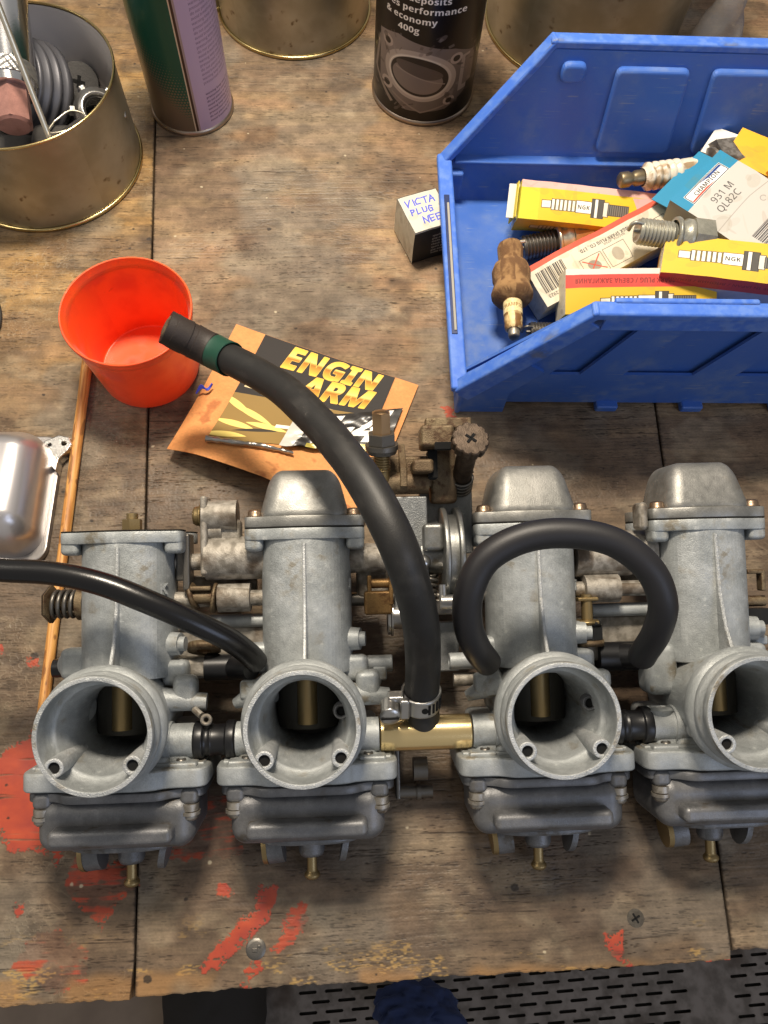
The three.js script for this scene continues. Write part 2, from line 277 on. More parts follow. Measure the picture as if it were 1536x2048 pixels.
const woodMap = dataTex(BW, BW, (px, py) => {
  const x = BX[0] + (px / BW) * (BX[1] - BX[0]), z = BZ[0] + (py / BW) * (BZ[1] - BZ[0]);
  const k = x < joint(z, 0) ? 0 : x < joint(z, 1) ? 1 : 2, ox = k * 371.3, zz = z + x * (k ? 0.03 : 0.015) + 5 * fbm(x * 0.013 + ox, z * 0.02, 2);
  const g1 = fbm(x * 0.010 + ox, zz * 0.13, 4), g2 = fbm(x * 0.045 + ox, zz * 0.9 + 50, 3), g3 = vn(x * 0.16 + ox, zz * 3.2), blot = fbm(x * 0.017 + ox + 9, z * 0.022, 4), fine = vn(x * 1.3, z * 1.9), mot = fbm(x * 0.16, z * 0.2, 3);
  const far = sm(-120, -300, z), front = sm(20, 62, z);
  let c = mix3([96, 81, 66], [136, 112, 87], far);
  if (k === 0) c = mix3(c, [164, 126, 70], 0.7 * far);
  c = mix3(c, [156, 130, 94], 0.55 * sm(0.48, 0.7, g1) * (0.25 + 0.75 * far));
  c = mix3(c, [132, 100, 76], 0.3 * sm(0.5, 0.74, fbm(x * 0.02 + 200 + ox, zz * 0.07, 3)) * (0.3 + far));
  c = mix3(c, [84, 72, 61], 0.48 * sm(0.46, 0.72, blot));
  c = mix3(c, [150, 136, 112], 0.35 * sm(0.54, 0.7, fbm(x * 0.05 + 300, z * 0.07 + ox, 4)));
  c = mix3(c, [66, 53, 44], 0.4 * sm(0.58, 0.74, fbm(x * 0.035 + 500, z * 0.05 + ox, 4)));
  c = mix3(c, [112, 106, 96], 0.45 * sm(0.56, 0.7, fbm(x * 0.02 + 77, z * 0.03 + ox, 3)));
  const streak = (g2 - 0.5) * 0.2 + (g3 - 0.5) * 0.06 + (mot - 0.5) * 0.36 + (fine - 0.5) * 0.1; c = c.map((q) => q * (1 + streak));
  const pore = sm(0.7, 0.86, vn(x * 0.3 + ox, zz * 4.3 + 11)) * sm(0.42, 0.62, vn(x * 0.05 + 60, zz * 0.3)); c = c.map((q) => q * (1 - 0.24 * pore));
  const scr = (1 - sm(0, 0.05, Math.abs(vn(x * 0.05 + z * 0.06 + 90, z * 0.3 - x * 0.22) - 0.5))) * sm(0.6, 0.75, fbm(x * 0.03 + 400, z * 0.03, 2)); c = mix3(c, [170, 152, 124], 0.22 * scr);
  let h = 0.5 - 0.16 * pore + (g2 - 0.5) * 0.3 + (g3 - 0.5) * 0.08 + (mot - 0.5) * 0.25 + (fine - 0.5) * 0.12;
  // dark open grain cracks
  const cr = Math.abs(fbm(x * 0.012 + ox + 31, zz * 0.34, 3) - 0.5); const crack = (1 - sm(0, 0.012, cr)) * sm(0.5, 0.62, fbm(x * 0.02 + 5 + ox, z * 0.03, 2));
  c = mix3(c, [38, 28, 20], 0.6 * crack); h -= 0.3 * crack;
  // crazed old varnish on the left board
  if (k === 0) { const q = Math.abs(vn(x * 0.55 + fbm(x * 0.2, z * 0.2, 2) * 3, z * 0.75) - 0.5); const w = (1 - sm(0.0, 0.1, q)) * sm(0.45, 0.6, fbm(x * 0.03, z * 0.03 + 90, 2)); c = mix3(c, [168, 156, 134], 0.3 * w); h += 0.2 * w; }
  // bare yellow wood rubbed through near the front edge
  const y1 = sm(0.58, 0.66, fbm(x * 0.06 + 3, z * 0.16, 4)) * sm(38, 66, z + 10 * fbm(x * 0.03, 4, 2)); c = mix3(c, [190, 152, 84], 0.6 * y1 * sm(0.42, 0.6, 0.6 * vn(x * 0.7, z * 2.2) + 0.4 * mot));
  c = mix3(c, [160, 118, 72], 0.6 * sm(57.5, 63, z + 4 * fbm(x * 0.1, 7, 2)) * sm(0.4, 0.6, fbm(x * 0.05, z * 0.05, 2)));
  for (const n in RED) { const [p, a, b] = RED[n]; if (x < b[0] || x > b[1] || z < b[2] || z > b[3]) continue;
    const d = polyDist(x, z, p) + 4.2 * (fbm(x * 0.28, z * 0.28, 4) - 0.5) + 2.2 * (fbm(x * 1.1 + 7, z * 1.1, 3) - 0.5) + 2.4 * sm(0.62, 0.7, fbm(x * 0.5 + 70, z * 0.9, 3)), wear = a === 1 ? sm(0.2, 0.34, g2) : sm(0.72 - 0.5 * a, 0.86 - 0.5 * a, 0.5 * mot + 0.5 * g2);
    const t = sm(0.35, -0.35, d) * (a === 1 ? 0.35 + 0.65 * wear : wear * 0.75 + 0.25 * a); c = mix3(c, [158 + 40 * (mot - 0.5), 68 + 20 * (mot - 0.5), 50], t); if (a === 1) h = mix(h, 0.72 + 0.2 * (mot - 0.5), t); }
  const list = dotGrid.get(Math.floor(x / 8) + ',' + Math.floor(z / 8));
  if (list) for (const d of list) { const t = sm(d[2] + 0.25, d[2] - 0.25, Math.hypot(x - d[0], (z - d[1]) * 1.2) + (fine - 0.5) * 0.5); if (t > 0) c = d[3] < 0.3 ? mix3(c, [190, 178, 150], 0.8 * t) : mix3(c, [44, 38, 34], 0.75 * t); }
  const jd = Math.min(Math.abs(x - joint(z, 0)), Math.abs(x - joint(z, 1))); c = mix3(c, [40, 32, 26], 0.5 * sm(1.6, 0.2, jd + (g2 - 0.5) * 2));
  woodH[py * BW + px] = h; return c;
}, true, THREE.MirroredRepeatWrapping);
const woodBump = dataTex(BW, BW, (x, y) => { const v = 255 * woodH[y * BW + x]; return [v, v, v]; }, false, THREE.MirroredRepeatWrapping);
const woodRough = dataTex(512, 512, (x, y) => { const v = 255 * (0.5 + 0.42 * sm(0.3, 0.65, fbm(x * 0.02, y * 0.03, 4))); return [v, v, v]; }, false);
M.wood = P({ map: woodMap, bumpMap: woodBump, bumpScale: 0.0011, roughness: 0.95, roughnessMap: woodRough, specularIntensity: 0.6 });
{
  const bench = thing('workbench', 'worn brown wooden workbench top of wide boards, splashed with dried red paint', 'workbench');
  const front = (x) => 67.6 - (x + 145) * 0.0299;
  const edge = (x0, x1) => { const p = []; for (let x = x0; x <= x1; x += 1.5) p.push([x, front(x) + 1.6 * (fbm(x * 0.05, 3, 3) - 0.5) + 1.2 * (fbm(x * 0.4, 9, 2) - 0.5)]); return p; };
  const far = -900, gap = 0.4;
  const plank = (pts) => {
    const g = ext(poly(pts.map(([x, z]) => [x, -z])), 34, 0.7, 2).rotateX(-Math.PI / 2).translate(0, -34, 0);
    const p = g.attributes.position, uv = new Float32Array(p.count * 2);
    for (let i = 0; i < p.count; i++) { uv[i * 2] = (p.getX(i) - BX[0] + (p.getY(i) < -1 ? p.getY(i) : 0)) / (BX[1] - BX[0]); uv[i * 2 + 1] = (p.getZ(i) - BZ[0] + (p.getY(i) < -1 ? p.getY(i) : 0)) / (BZ[1] - BZ[0]); }
    g.setAttribute('uv', new THREE.BufferAttribute(uv, 2)); return g;
  };
  const dip = 3.5;                                                         // the outer boards stop a little short of the middle one
  const L = edge(-620, joint(65, 0) - gap).map(([x, z]) => [x, z + 0.8]), Mi = edge(joint(65, 0) + gap, joint(62, 1) - gap), R = edge(joint(60, 1) + gap, 700).map(([x, z]) => [x, z - dip]);
  const J = (k, s) => { const p = []; for (let z = far; z <= 58; z += 6) p.push([joint(z, k) + s * (gap + 0.25 * (fbm(z * 0.2, k * 9 + s, 2) - 0.3)), z]); return p; };
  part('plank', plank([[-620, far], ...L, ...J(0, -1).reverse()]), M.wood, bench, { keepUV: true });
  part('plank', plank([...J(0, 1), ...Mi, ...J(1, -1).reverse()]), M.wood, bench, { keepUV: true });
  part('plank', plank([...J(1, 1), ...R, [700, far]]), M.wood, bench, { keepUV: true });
  // screws sunk into the top: one broken and shiny, one old and flat with a cross slot
  part('screw_head', [lathe([[0, 0.5], [2.6, 0.4], [4.1, 0.1], [4.4, -0.6]], 20).translate(-39, 0.1, 50), rb(2.2, 0.8, 1.6, 0.3, -39.4, 0.5, 50.4), rb(1.4, 0.9, 1.2, 0.3, -37.6, 0.5, 49)], M.steelDark, bench, { label: 'shiny battered round screw head beside the red paint stroke' });
  const cross = [lathe([[0, 0.12], [3.6, 0.12], [3.9, -0.4]], 28).translate(122, 0.05, 42)];
  part('screw_head', cross, M.screwOld, bench, { label: 'flat grey screw head with a cross slot near the right front edge' });
  part('screw_slot', [rb(4.2, 0.3, 0.8, 0.1, 0, 0, 0).rotateY(0.5).translate(122, 0.22, 42), rb(4.2, 0.3, 0.8, 0.1).rotateY(0.5 + Math.PI / 2).translate(122, 0.22, 42)], M.hole, bench);
}
// ---------------------------------------------------------------- the bank of four carburettors
// Its own axes: x along the bank, y out of the intake mouths, z towards the float bowls. It lies tilted on its bowls.
const font = await new FontLoader().loadAsync('fonts/droid/droid_sans_bold.typeface.json');
const bank = thing('carburetor_bank', 'bank of four grey cast carburettors lying on the bench with the intake mouths up', 'carburetors', [30.83, 75.96, -30.79], [0.311923, 0.0200822, 0.00702617]);
bank.updateMatrixWorld(true);
const toBank = (p) => bank.worldToLocal(V(p[0] * MM, p[1] * MM, p[2] * MM)).divideScalar(MM).toArray();
const CX = [-123.25, -48.25, 48.25, 123.25];
function superShape(rx, ry, n, oy = 0, k = 64) { const p = []; for (let i = 0; i < k; i++) { const a = (i / k) * 2 * Math.PI, c = Math.cos(a), s = Math.sin(a); p.push([Math.sign(c) * rx * Math.abs(c) ** (2 / n), oy + Math.sign(s) * ry * Math.abs(s) ** (2 / n)]); } return poly(p); }
function wedge(pts, w) { return ext(poly(pts.map(([y, z]) => [z, y])), w, 0.35, 1).rotateY(-Math.PI / 2).translate(w / 2, 0, 0); }   // outline in (y, z), w thick along x
const softShape = (shape, depth, bevel) => ext(shape, depth, bevel, 3, 12);
const roundPoly = (a, r = 3, n = 4) => { const s = []; for (let i = 0; i < a.length; i++) { const p = a[i], o = a[(i + a.length - 1) % a.length], q = a[(i + 1) % a.length]; const v = (m) => { const d = Math.hypot(m[0] - p[0], m[1] - p[1]), k = Math.min(r, d * 0.48) / d; return [(m[0] - p[0]) * k, (m[1] - p[1]) * k]; }; const e = v(o), f = v(q); for (let k = 0; k <= n; k++) { const t = k / n; s.push([p[0] + e[0] * (1 - t) ** 2 + f[0] * t * t, p[1] + e[1] * (1 - t) ** 2 + f[1] * t * t]); } } return poly(s); };
function earFlange(z0, z1, front = true) { // the flange round the top of a slide chamber with its screw ears
  const pts = [[-25, -36.5], [-23.5, -34.6], [-18.5, -34.6], [-15, -33.2], [-8, -30.6], [8, -30.6], [15, -33.2], [18.5, -34.6], [23.5, -34.6], [25, -36.5], [25, -44.5], [21, -47.5], [20.2, -56], [25.5, -61], [25.5, -67], [22, -69], [-22, -69], [-25.5, -67], [-25.5, -61], [-20.2, -56], [-21, -47.5], [-25, -44.5]];
  return toCreasedNormals(ext(roundPoly(pts, 3), z1 - z0, 0.5, 2).translate(0, 0, z0), 0.6);
}
function panScrew(a, dir, r, h, mat, parent, name = 'screw') {
  const q = new THREE.Quaternion().setFromUnitVectors(V(0, 1, 0), V(...dir).normalize());
  const g = [lathe([[r * 0.3, h * 0.55], [r * 0.6, h * 1.0], [r * 0.86, h * 0.86], [r, h * 0.5], [r, 0], [r * 1.18, 0], [r * 1.18, -0.8], [r * 0.5, -0.8]], 24), lathe([[0, h * 0.5], [r * 0.32, h * 0.55]], 12)];
  for (const k of g) { k.applyQuaternion(q); k.translate(...a); }
  part(name, g, mat, parent);
}
function carb(i) {
  const cxm = CX[i], X = (g) => g.map((q) => q.translate(cxm, 0, 0)), capped = i > 0;
  const chamber = softShape(superShape(19, 19, 2.5, -50), 59.2, 0.6).translate(0, 0, -74);
  const list = [chamber, earFlange(-75, -70.2),
    ...[-1, 1].flatMap((s) => [rb(7.5, 9.5, 9, 2, s * 21, -40, -70.2), rb(6, 8, 8, 2, s * 20, -63, -70)]),
    // raised casting rib down the front of the chamber, widening into a web at the mouth
    // lower block joining the chamber to the bowl flange
    rb(40, 36, 6, 2.5, 0, -48, 18), rb(13, 30, 16, 3, -22, -48, 13), rb(13, 30, 16, 3, 22, -48, 13),
    // bowl flange with its raised strips
    toCreasedNormals(ext(roundPoly([[-36, -24.6], [-20, -24.6], [-15, -21], [15, -21], [20, -24.6], [36, -24.6], [35.5, -66.5], [-35.5, -66.5]], 6, 6), 7.6, 1.2, 3).translate(0, 0, 18.6), 0.5),
    rb(11, 17, 2.4, 1, -26, -36, 18.3), rb(11, 17, 2.4, 1, 26, -36, 18.3), rb(3, 22, 1.8, 0.8, -32.4, -42, 18.6), rb(3, 22, 1.8, 0.8, 32.4, -42, 18.6), rb(48, 3.2, 2, 0.8, 0, -30.5, 18.4),
    // neck on the engine side
    bar([0, -60, 0], [0, -72.5, 0], 19, 16, 40),
    // bosses on the flanks
    bar([18, -44, -28], [22.4, -43, -28], 5, 4.6), bar([20, -43, -28], [24.5, -42.5, -28], 3.3, 3), rb(12, 9, 13, 3, -21, -45, -21), rb(11, 9, 11, 3, 20, -45, -16),
  ];
  if (i < 2) list.push(bar([15, -39, -6], [33, -39.5, -4.4], 5, 3.4), bar([26, -39, -5], [33.6, -39.5, -4.4], 3.9, 3.5), rb(10, 9, 13, 3, 25, -40, -9));
  if (i > 0 && i < 3) list.push(bar([-15, -37, -10], [-30, -41, -3], 6.5, 2.2, 20), rb(7, 5, 8, 1.6, -24, -38, -9));
  if (i === 2) list.push(bar([15, -36, -12], [29, -40, -6], 6.5, 3, 20), rb(12, 8, 8, 2.5, 24, -38, -9).rotateZ(0));
  if (i === 3) list.push(lathe([[0, 6], [5, 5], [7, 0]], 24).rotateX(Math.PI / 2).translate(-25, -38, 4), rb(14, 14, 22, 4, -22, -44, -12));
  if (i === 0) list.push(bar([-15, -38, -4], [-31, -46, -3], 6, 2.6, 20), rb(10, 6, 9, 2, -24, -44, -6));
  const body = part('carburetor_body', X(list), M.zinc, bank);
  part('casting_rib', X([wedge([[-32.5, -69], [-30.2, -68.5], [-28.6, -44], [-25, -30], [-19, -19], [-32.5, -18]], 1.5)]), M.zincWorn, body);
  // intake mouth: stepped rings outside, a stepped funnel inside
  part('intake_bell', X([lathe([[14, -62], [14.1, -40], [14.4, -26], [15.3, -17], [16.7, -11.4], [17.2, -10.4], [19.0, -9.6], [19.35, -6], [19.5, -0.5], [19.8, 0], [21.1, 0], [21.5, -0.6], [21.6, -3.2], [20.7, -3.9], [20.7, -6.4], [22, -7], [22.2, -9.4], [21.6, -10], [21.6, -10.8], [23.7, -11.2], [23.7, -15], [22.8, -16], [21, -18.5], [19.8, -24], [19.2, -32], [19.2, -64]], 96)].map((g) => { const u = g.attributes.uv; for (let k = 0; k < u.count; k++) u.setXY(k, u.getX(k) * 2 + i * 0.3, u.getY(k) * 2.2); return g; })), M.zinc, body, { keepUV: true });
  part('machined_rim', X([lathe([[19.7, -0.1], [19.8, 0.06], [21.15, 0.06], [21.3, -0.15]], 96)]), M.zincWorn, body);
  part('throat', X([lathe([[0, -58], [14.3, -58], [14.3, -57]], 40)]), M.slide, body);  // dark disc closing the bore, standing for the shade deep inside
  part('throttle_slide', X([bar([0, -49, -13.6], [0, -49, 7.5], 13.2, 13.2, 36)]), M.slide, body);
  part('needle_jet', X([bar([0, -37.5, -14], [0, -37.5, 5.2], 4.2, 4.2, 32)]), M.brassOld, body, { label: 'brass needle tube hanging in the throat' });
  for (const s of [-1, 1]) {
    const tubeG = (x, y0, z) => lathe([[2.1, y0], [2.1, -1.4], [2.3, -1.1], [3.3, -1.1], [3.6, -1.5], [3.6, y0]], 24).translate(x, 0, z);
    const t = part('air_pipe', X([tubeG(s * 13.9, -28, 10.9)]), M.zincWorn, body);
    part('pipe_bore_shade', X([lathe([[0, -2.2], [2.14, -2.2]], 20).translate(s * 13.9, 0, 10.9)]), M.hole, body);  // dark disc in the pipe mouth, standing for the shade in its bore
  }
  if (i === 1 || i === 2) { part('port_ring', X([lathe([[1.9, -18], [1.9, -14.6], [3.1, -14.8], [3.4, -18]], 20).translate(14.2, 0, -3.4)]), M.zincShaded, body); part('port_bore_shade', X([lathe([[0, -15.6], [1.92, -15.6]], 16).translate(14.2, 0, -3.4)]), M.hole, body); }  // port bore is a dark disc, its shade put in as colour
  // float bowl
  part('float_bowl', X([
    toCreasedNormals(ext(roundPoly([[-34.5, -27.5], [-23, -27.5], [-18, -22.6], [18, -22.6], [23, -27.5], [34.5, -27.5], [34, -63], [-34, -63]], 5, 5), 3.6, 0.8, 2).translate(0, 0, 26.9), 0.5),
    rb(61, 36, 20.5, 6.5, 0, -43.5, 40, 4), rb(47, 12, 6.6, 2.4, 0, -24.8, 42.4, 4), ext(superShape(22, 15, 3, -44), 3, 1).translate(0, 0, 48.6),
    rb(7.6, 7.6, 7, 2.4, -28.4, -30.4, 30), rb(7.6, 7.6, 7, 2.4, 28.4, -30.4, 30),
  ]), M.zincShaded, body);
  for (const s of [-1, 1]) { const a = [cxm + s * 28.6, -29.4, 0]; part('bowl_screw', [bar([a[0], a[1], 33], [a[0], a[1], 35.6], 3.5, 3.5, 20), bar([a[0], a[1], 35.9], [a[0], a[1], 37.2], 4, 4, 20), latheTo([[0, 2.2], [2.4, 2], [3.3, 1], [3.3, 0]], [a[0], a[1], 37.4], [0, 0, 1], 20)], M.steelDirty, body); }
  for (const s of [-1, 1]) part('flange_stud', X([latheTo([[1, 0.2], [1.1, 0.9], [1.9, 0.7], [2.1, 0]], [s * 24.5, -32.5, 17.2], [0, 0, -1], 16)]), M.steelDark, body);
  part('drain_boss', X([latheTo([[7.5, -2], [6.4, 1], [5.6, 3], [5.4, 10.5], [4.8, 12], [2, 12.2]], [0, -50, 50], [0, 0, 1], 32), rb(12, 8, 8, 2, 8, -52, 53), rb(10, 8, 7, 2, -8, -53, 52), bar([13, -50, 57], [15.5, -50, 57.5], 8, 7.6, 24), bar([-12, -50, 57], [-18.5, -50, 58], 7.6, 7.2, 24), rb(26, 7, 7, 2, 0, -51, 54)]), M.zincShaded, body);
  part('drain_plug', X([bar([-18.4, -50, 58], [-20.4, -50, 58.2], 7.4, 7, 24)]), M.brassOld, body);
  part('drain_nipple', X([latheTo([[2.1, 0], [2.1, 6.4], [2.5, 7.2], [3.3, 8.2], [3.3, 9], [2.7, 10], [1.1, 10.4], [1, 9.4]], [0, -50, 61.9], [0, 0, 1], 28)]), M.brassOld, body, { label: 'short flared metal drain nipple' });
  // fuel rail stubs
  for (const s of [-1, 1]) if (!(i === 0 && s < 0) && !(i === 3 && s > 0)) part('fuel_stub', X([cx(s * 14, s * 29, -37.6, 10.6, 6.9), cx(s * 14, s * 20, -37.6, 10.6, 7.8)]), M.zinc, body);
  if (capped) {
    const dome = (() => { // soft cap that narrows towards its flat top
      const g = rb(37.6, 37, 25, 7.5, 0, -50.5, -87.5, 5), p = g.attributes.position;
      for (let k = 0; k < p.count; k++) { const t = sm(-77, -100, p.getZ(k)); p.setX(k, p.getX(k) * (1 - 0.22 * t)); p.setY(k, -52 + (p.getY(k) + 52) * (1 - 0.30 * t * (p.getY(k) > -52 ? 1 : 0.3))); }
      g.computeVertexNormals(); return toCreasedNormals(mergeVertices(g.deleteAttribute('uv').deleteAttribute('normal')), 1.2);
    })();
    const cap = part('top_cap', X([dome, earFlange(-80, -75.5)]), M.capMetal, body);
    for (const [x, y] of [[-20.6, -39.6], [20.6, -39.6]]) panScrew([cxm + x, y, -80.6], [0, 0, -1], 3.1, 2.6, M.bronze, body, 'cap_screw');
    part('gasket', X([earFlange(-75.7, -75)]), M.dark, body);
  } else part('gasket', X([earFlange(-75.6, -75)]), M.dark, body, { label: 'bare gasket where the cap is missing' });
  const txt = (s, x, z, ang, turn) => { const g = new TextGeometry(s, { font, size: 4.6, depth: 0.7, curveSegments: 4 }); g.rotateX(-Math.PI / 2); g.translate(x, -31, z); g.translate(-0, 50, 0); g.applyMatrix4(new THREE.Matrix4().makeRotationZ(ang)); g.translate(0, -50, 0); return g; };
  for (const g of i === 0 ? [txt('MIK', -4, -49, -0.62), txt('TO', -1, -42, -0.68)] : i === 1 ? [txt('I', -2, -49, 0.98), txt('IU', -2, -49, -0.98)] : [txt('NI', -2, -46, -1.0)]) part('cast_lettering', X([g]), M.zinc, body);
}
for (let i = 0; i < 4; i++) carb(i);
part('brass_nut', [hexBar([-121, -44, -76], [-121, -44, -80.5], 4.2), bar([-121, -44, -80], [-121, -44, -83], 2.4)], M.brassOld, bank);
// fuel rail between the bodies: two black sleeves and the brass tee
for (const [x0, x1] of [[-94.2, -77.4], [77.4, 94.2]]) part('rubber_sleeve', [latheTo([[5.8, 0], [7.4, 0.2], [7.7, 0.8], [7.7, 3.4], [7.2, 4], [6.2, 4.4], [6.2, 6], [6.6, 6.6], [6.6, 7], [6.2, 7.6], [6.2, 12.4], [7.2, 12.8], [7.7, 13.4], [7.7, 16], [7.3, 16.7], [5.8, 16.8]], [x0, -37.6, 10.6], [1, 0, 0], 40)], M.plasticBlack, bank, { label: 'black sleeve joining two fuel stubs' });
part('brass_tee', [latheTo([[5, 0], [6.6, 0], [7.05, 0.5], [7.05, 37], [6.6, 37.5], [5, 37.5]], [-18.75, -37.6, 10.6], [1, 0, 0], 56), bar([-0.6, -38, 9.4], [-1.6, -32.5, -0.5], 5, 5, 28)], M.brass, bank, { label: 'polished brass tee between the two middle carburettors' });

// ---- hoses pushed on the bank
const local = (pts) => pts.map(toBank);
const bigPts = local([[30.4, 36.2, -34.2], [30.0, 40.0, -37.4], [28.8, 48.0, -43.8], [28.5, 64.0, -55.0], [25.3, 90.0, -68.5], [17.3, 111.0, -86.6], [6.8, 112.0, -109.4], [-9.9, 99.0, -139.8], [-29.4, 82.0, -168.7], [-48.9, 70.0, -187.6], [-64.0, 64.5, -199.0], [-81.6, 74.0, -204.0]]);
const big = part('fuel_hose', hoseGeo(bigPts, 6.95, 120, 36, 0.62), M.rubber, bank, { label: 'thick black rubber hose arching from the brass tee to the orange tub' });
{
  const c = new THREE.CatmullRomCurve3(smoothPath(bigPts, 120)), L = c.getLength();
  const sleeve = (u0, u1, r, cap) => { const q = []; for (let k = 0; k <= 12; k++) q.push(c.getPointAt(u0 + ((u1 - u0) * k) / 12).toArray()); return hoseGeo(q, r, 12, 36, cap); };
  part('tape_wrap', [...sleeve(1 - 24 / L, 1 - 0.05 / L, 7.75, 0.7), ...sleeve(1 - 22 / L, 1 - 13 / L, 7.95, 0.9), ...sleeve(1 - 10 / L, 1 - 3 / L, 7.95, 0.9)], M.tape, big, { label: 'dark brown tape wound round the end of the hose' });
  part('green_band', sleeve(1 - 34 / L, 1 - 23.4 / L, 8, 0.9), M.greenTape, big, { label: 'green tape band' });
  const e = c.getPointAt(1), t = c.getTangentAt(1);
  part('hose_plug', [latheTo([[0, 0.8], [3, 1], [5.4, 0.4], [5.6, -1]], e.toArray(), t.toArray(), 28)], M.plug, big, { label: 'crumbly brown plug in the hose end' });
  const cl = [], p0 = c.getPointAt(17 / L), d0 = c.getTangentAt(17 / L), at = (q) => q.applyQuaternion(new THREE.Quaternion().setFromUnitVectors(V(0, 1, 0), d0)).translate(...p0.toArray());
  cl.push(at(lathe([[7.2, -4.2], [7.9, -4.2], [8.2, -3.6], [7.95, -3.2], [7.95, 3.2], [8.2, 3.6], [7.9, 4.2], [7.2, 4.2]], 48)));
  const clamp = part('hose_clamp', cl, M.steel, bank, { label: 'shiny steel worm clamp round the bottom of the thick hose' });
  part('clamp_housing', [at(rb(7, 9.5, 5, 1.2, -10.2, 0, 2.5)), at(rb(4, 10, 3, 1, -7, 0, 6).rotateY(0)), at(bar([-12.6, 0, 3], [-13, 0, 9.6], 3.9, 3.7, 24)), at(latheTo([[0, 1.2], [2.4, 1.1], [4.1, 0.5], [4.1, -0.4]], [-13, 0, 9.8], [0, 0, 1], 24))], M.steel, clamp);
  part('screw_slot', [at(rb(7, 0.9, 0.7, 0.2, -13, 0, 11))], M.hole, clamp);
  part('band_slot', [0, 1, 2, 3, 4].map((k) => at(rb(1.1, 5, 0.5, 0.2, 0, 0, 8.0).rotateY(0.35 + k * 0.24))).concat([at(bar([0.9, 0, 7.6], [0.9, 0, 8.25], 1.3, 1.3, 16))]), M.hole, clamp);
}
part('overflow_hose', hoseGeo(local([[-181.2, 80.0, -92.0], [-161.5, 82.0, -90.9], [-142.0, 84.0, -89.8], [-130.8, 84.0, -88.2], [-112.2, 84.0, -86.9], [-93.6, 83.0, -83.1], [-75.5, 79.0, -76.7], [-57.7, 71.0, -69.9], [-47.2, 63.0, -65.7], [-40.2, 54.0, -61.5], [-38.2, 48.0, -59.8]]), 4.6, 90, 28, 0), M.rubberShiny, bank, { label: 'thin shiny black hose running in from the left edge' });
part('breather_hose', hoseGeo(local([[55.5, 56.0, -57.3], [49.7, 68.0, -60.3], [44.7, 80.0, -67.1], [44.0, 91.0, -76.7], [49.5, 98.0, -87.0], [62.2, 102.0, -93.7], [78.5, 104.0, -95.3], [96.5, 104.0, -91.6], [109.2, 101.0, -82.0], [115.1, 94.0, -71.7], [116.6, 81.0, -64.0], [117.2, 65.0, -59.6], [118.0, 59.0, -58.8]]), 5.55, 110, 28, 0), M.rubberMatt, bank, { label: 'matt black hose looped between the two right carburettors' });

// ---- shafts, levers and brackets between the bodies
const coil = (p0, p1, R, r, turns, n = 24) => { const a = V(...p0), b = V(...p1), d = b.clone().sub(a), L = d.length(), q = new THREE.Quaternion().setFromUnitVectors(V(0, 1, 0), d.normalize()), pts = []; for (let k = 0; k <= turns * n; k++) { const t = (k / n) * 2 * Math.PI; pts.push(V(R * Math.cos(t), (L * k) / (turns * n), R * Math.sin(t)).applyQuaternion(q).add(a)); } return new THREE.TubeGeometry(new THREE.CatmullRomCurve3(pts), turns * n, r, 8); };
const screwX = (x, y, z, s, r = 4, h = 2.6, mat = M.brassOld, name = 'screw') => panScrew([x, y, z], [s, 0, 0], r, h, mat, bank, name);
// left pair
part('shaft_housing', [cx(-91, -66, -50, -63.3, 9.3), cx(-104, -90, -50, -62, 3.6), rb(3, 12, 34, 1.4, -91, -48, -73), cx(-92, -77.4, -48, -81.6, 6.6), cx(-92, -84, -48, -75, 3.6), rb(14, 8, 14, 2, -83, -50, -73)], M.grime, bank);
screwX(-93.4, -48, -81.6, -1, 4.2, 3);
part('throttle_shaft', [cx(-106, -64, -50, -46, 3.4), cx(-86, -72.4, -49, -46.4, 6.1)], M.grime, bank);
part('fast_idle_rod', [cx(-104, -66, -56, -36, 3)], M.zinc, bank);
part('brass_clip', [latheTo([[3.6, 0], [6.4, 0.2], [6.6, 1], [6.4, 1.8], [3.6, 2]], [-88.4, -48, -46.6], [1, 0, 0.12], 28), latheTo([[3.4, 0], [5.6, 0.2], [5.8, 1.2], [5.6, 2.2], [3.4, 2.4]], [-97.6, -48, -47.4], [1, 0.1, -0.25], 28), rb(9, 3, 2, 0.8, -92.6, -43.2, -50.8), cx(-97, -88, -46, -47, 2.8)], M.rust, bank);
part('mounting_bar', [rb(44, 3.6, 13, 1, -86, -58, -27), rb(20, 9, 9, 3, -99, -52, -17), rb(30, 3, 12, 1, -86, -62, -50)], M.grime, bank);
part('vent_sleeve', [bar([-92, -50, -17], [-74, -50, -17], 5.6, 5.6), bar([-79, -47, -17], [-71, -38, -17], 5, 4)], M.plasticBlack, bank);
part('rust_ring', [latheTo([[3, 0], [7, 0], [7, 3], [3, 3]], [-92, -48, -27], [0, 0.4, 1], 20)], M.rust, bank);
part('wire_loop', [new THREE.TorusGeometry(1.7, 0.8, 8, 20).rotateX(Math.PI / 2).translate(-88.6, -32, 1.5), bar([-94, -36, -2], [-90.6, -33, 0], 1.4)], M.grime, bank);
// far left end
part('idle_spring', [coil([-156, -50, -45.5], [-143, -50, -45.5], 5.4, 0.95, 5)], M.steelDark, bank);
part('shaft_end', [cx(-157, -140, -50, -45.5, 3), latheTo([[0, 0], [8, 0], [8, 1.6], [0, 1.6]], [-157.5, -50, -45.5], [1, 0.1, 0], 6), cx(-145, -142, -50, -45.5, 7)], M.rust, bank);
part('plunger_knob', [new THREE.SphereGeometry(6, 28, 20).scale(1, 0.7, 1).translate(-146.5, -46, -20.5), rb(10, 8, 10, 3, -140, -49, -20)], M.zinc, bank);
part('rubber_cap', [cx(-157, -148, -54, -18, 3.9)], M.plasticBlack, bank);
part('side_lever', [rb(3, 10, 24, 1, -98.5, -48, -62), rb(5, 12, 20, 1, -101, -52, -64)], M.steelDark, bank);
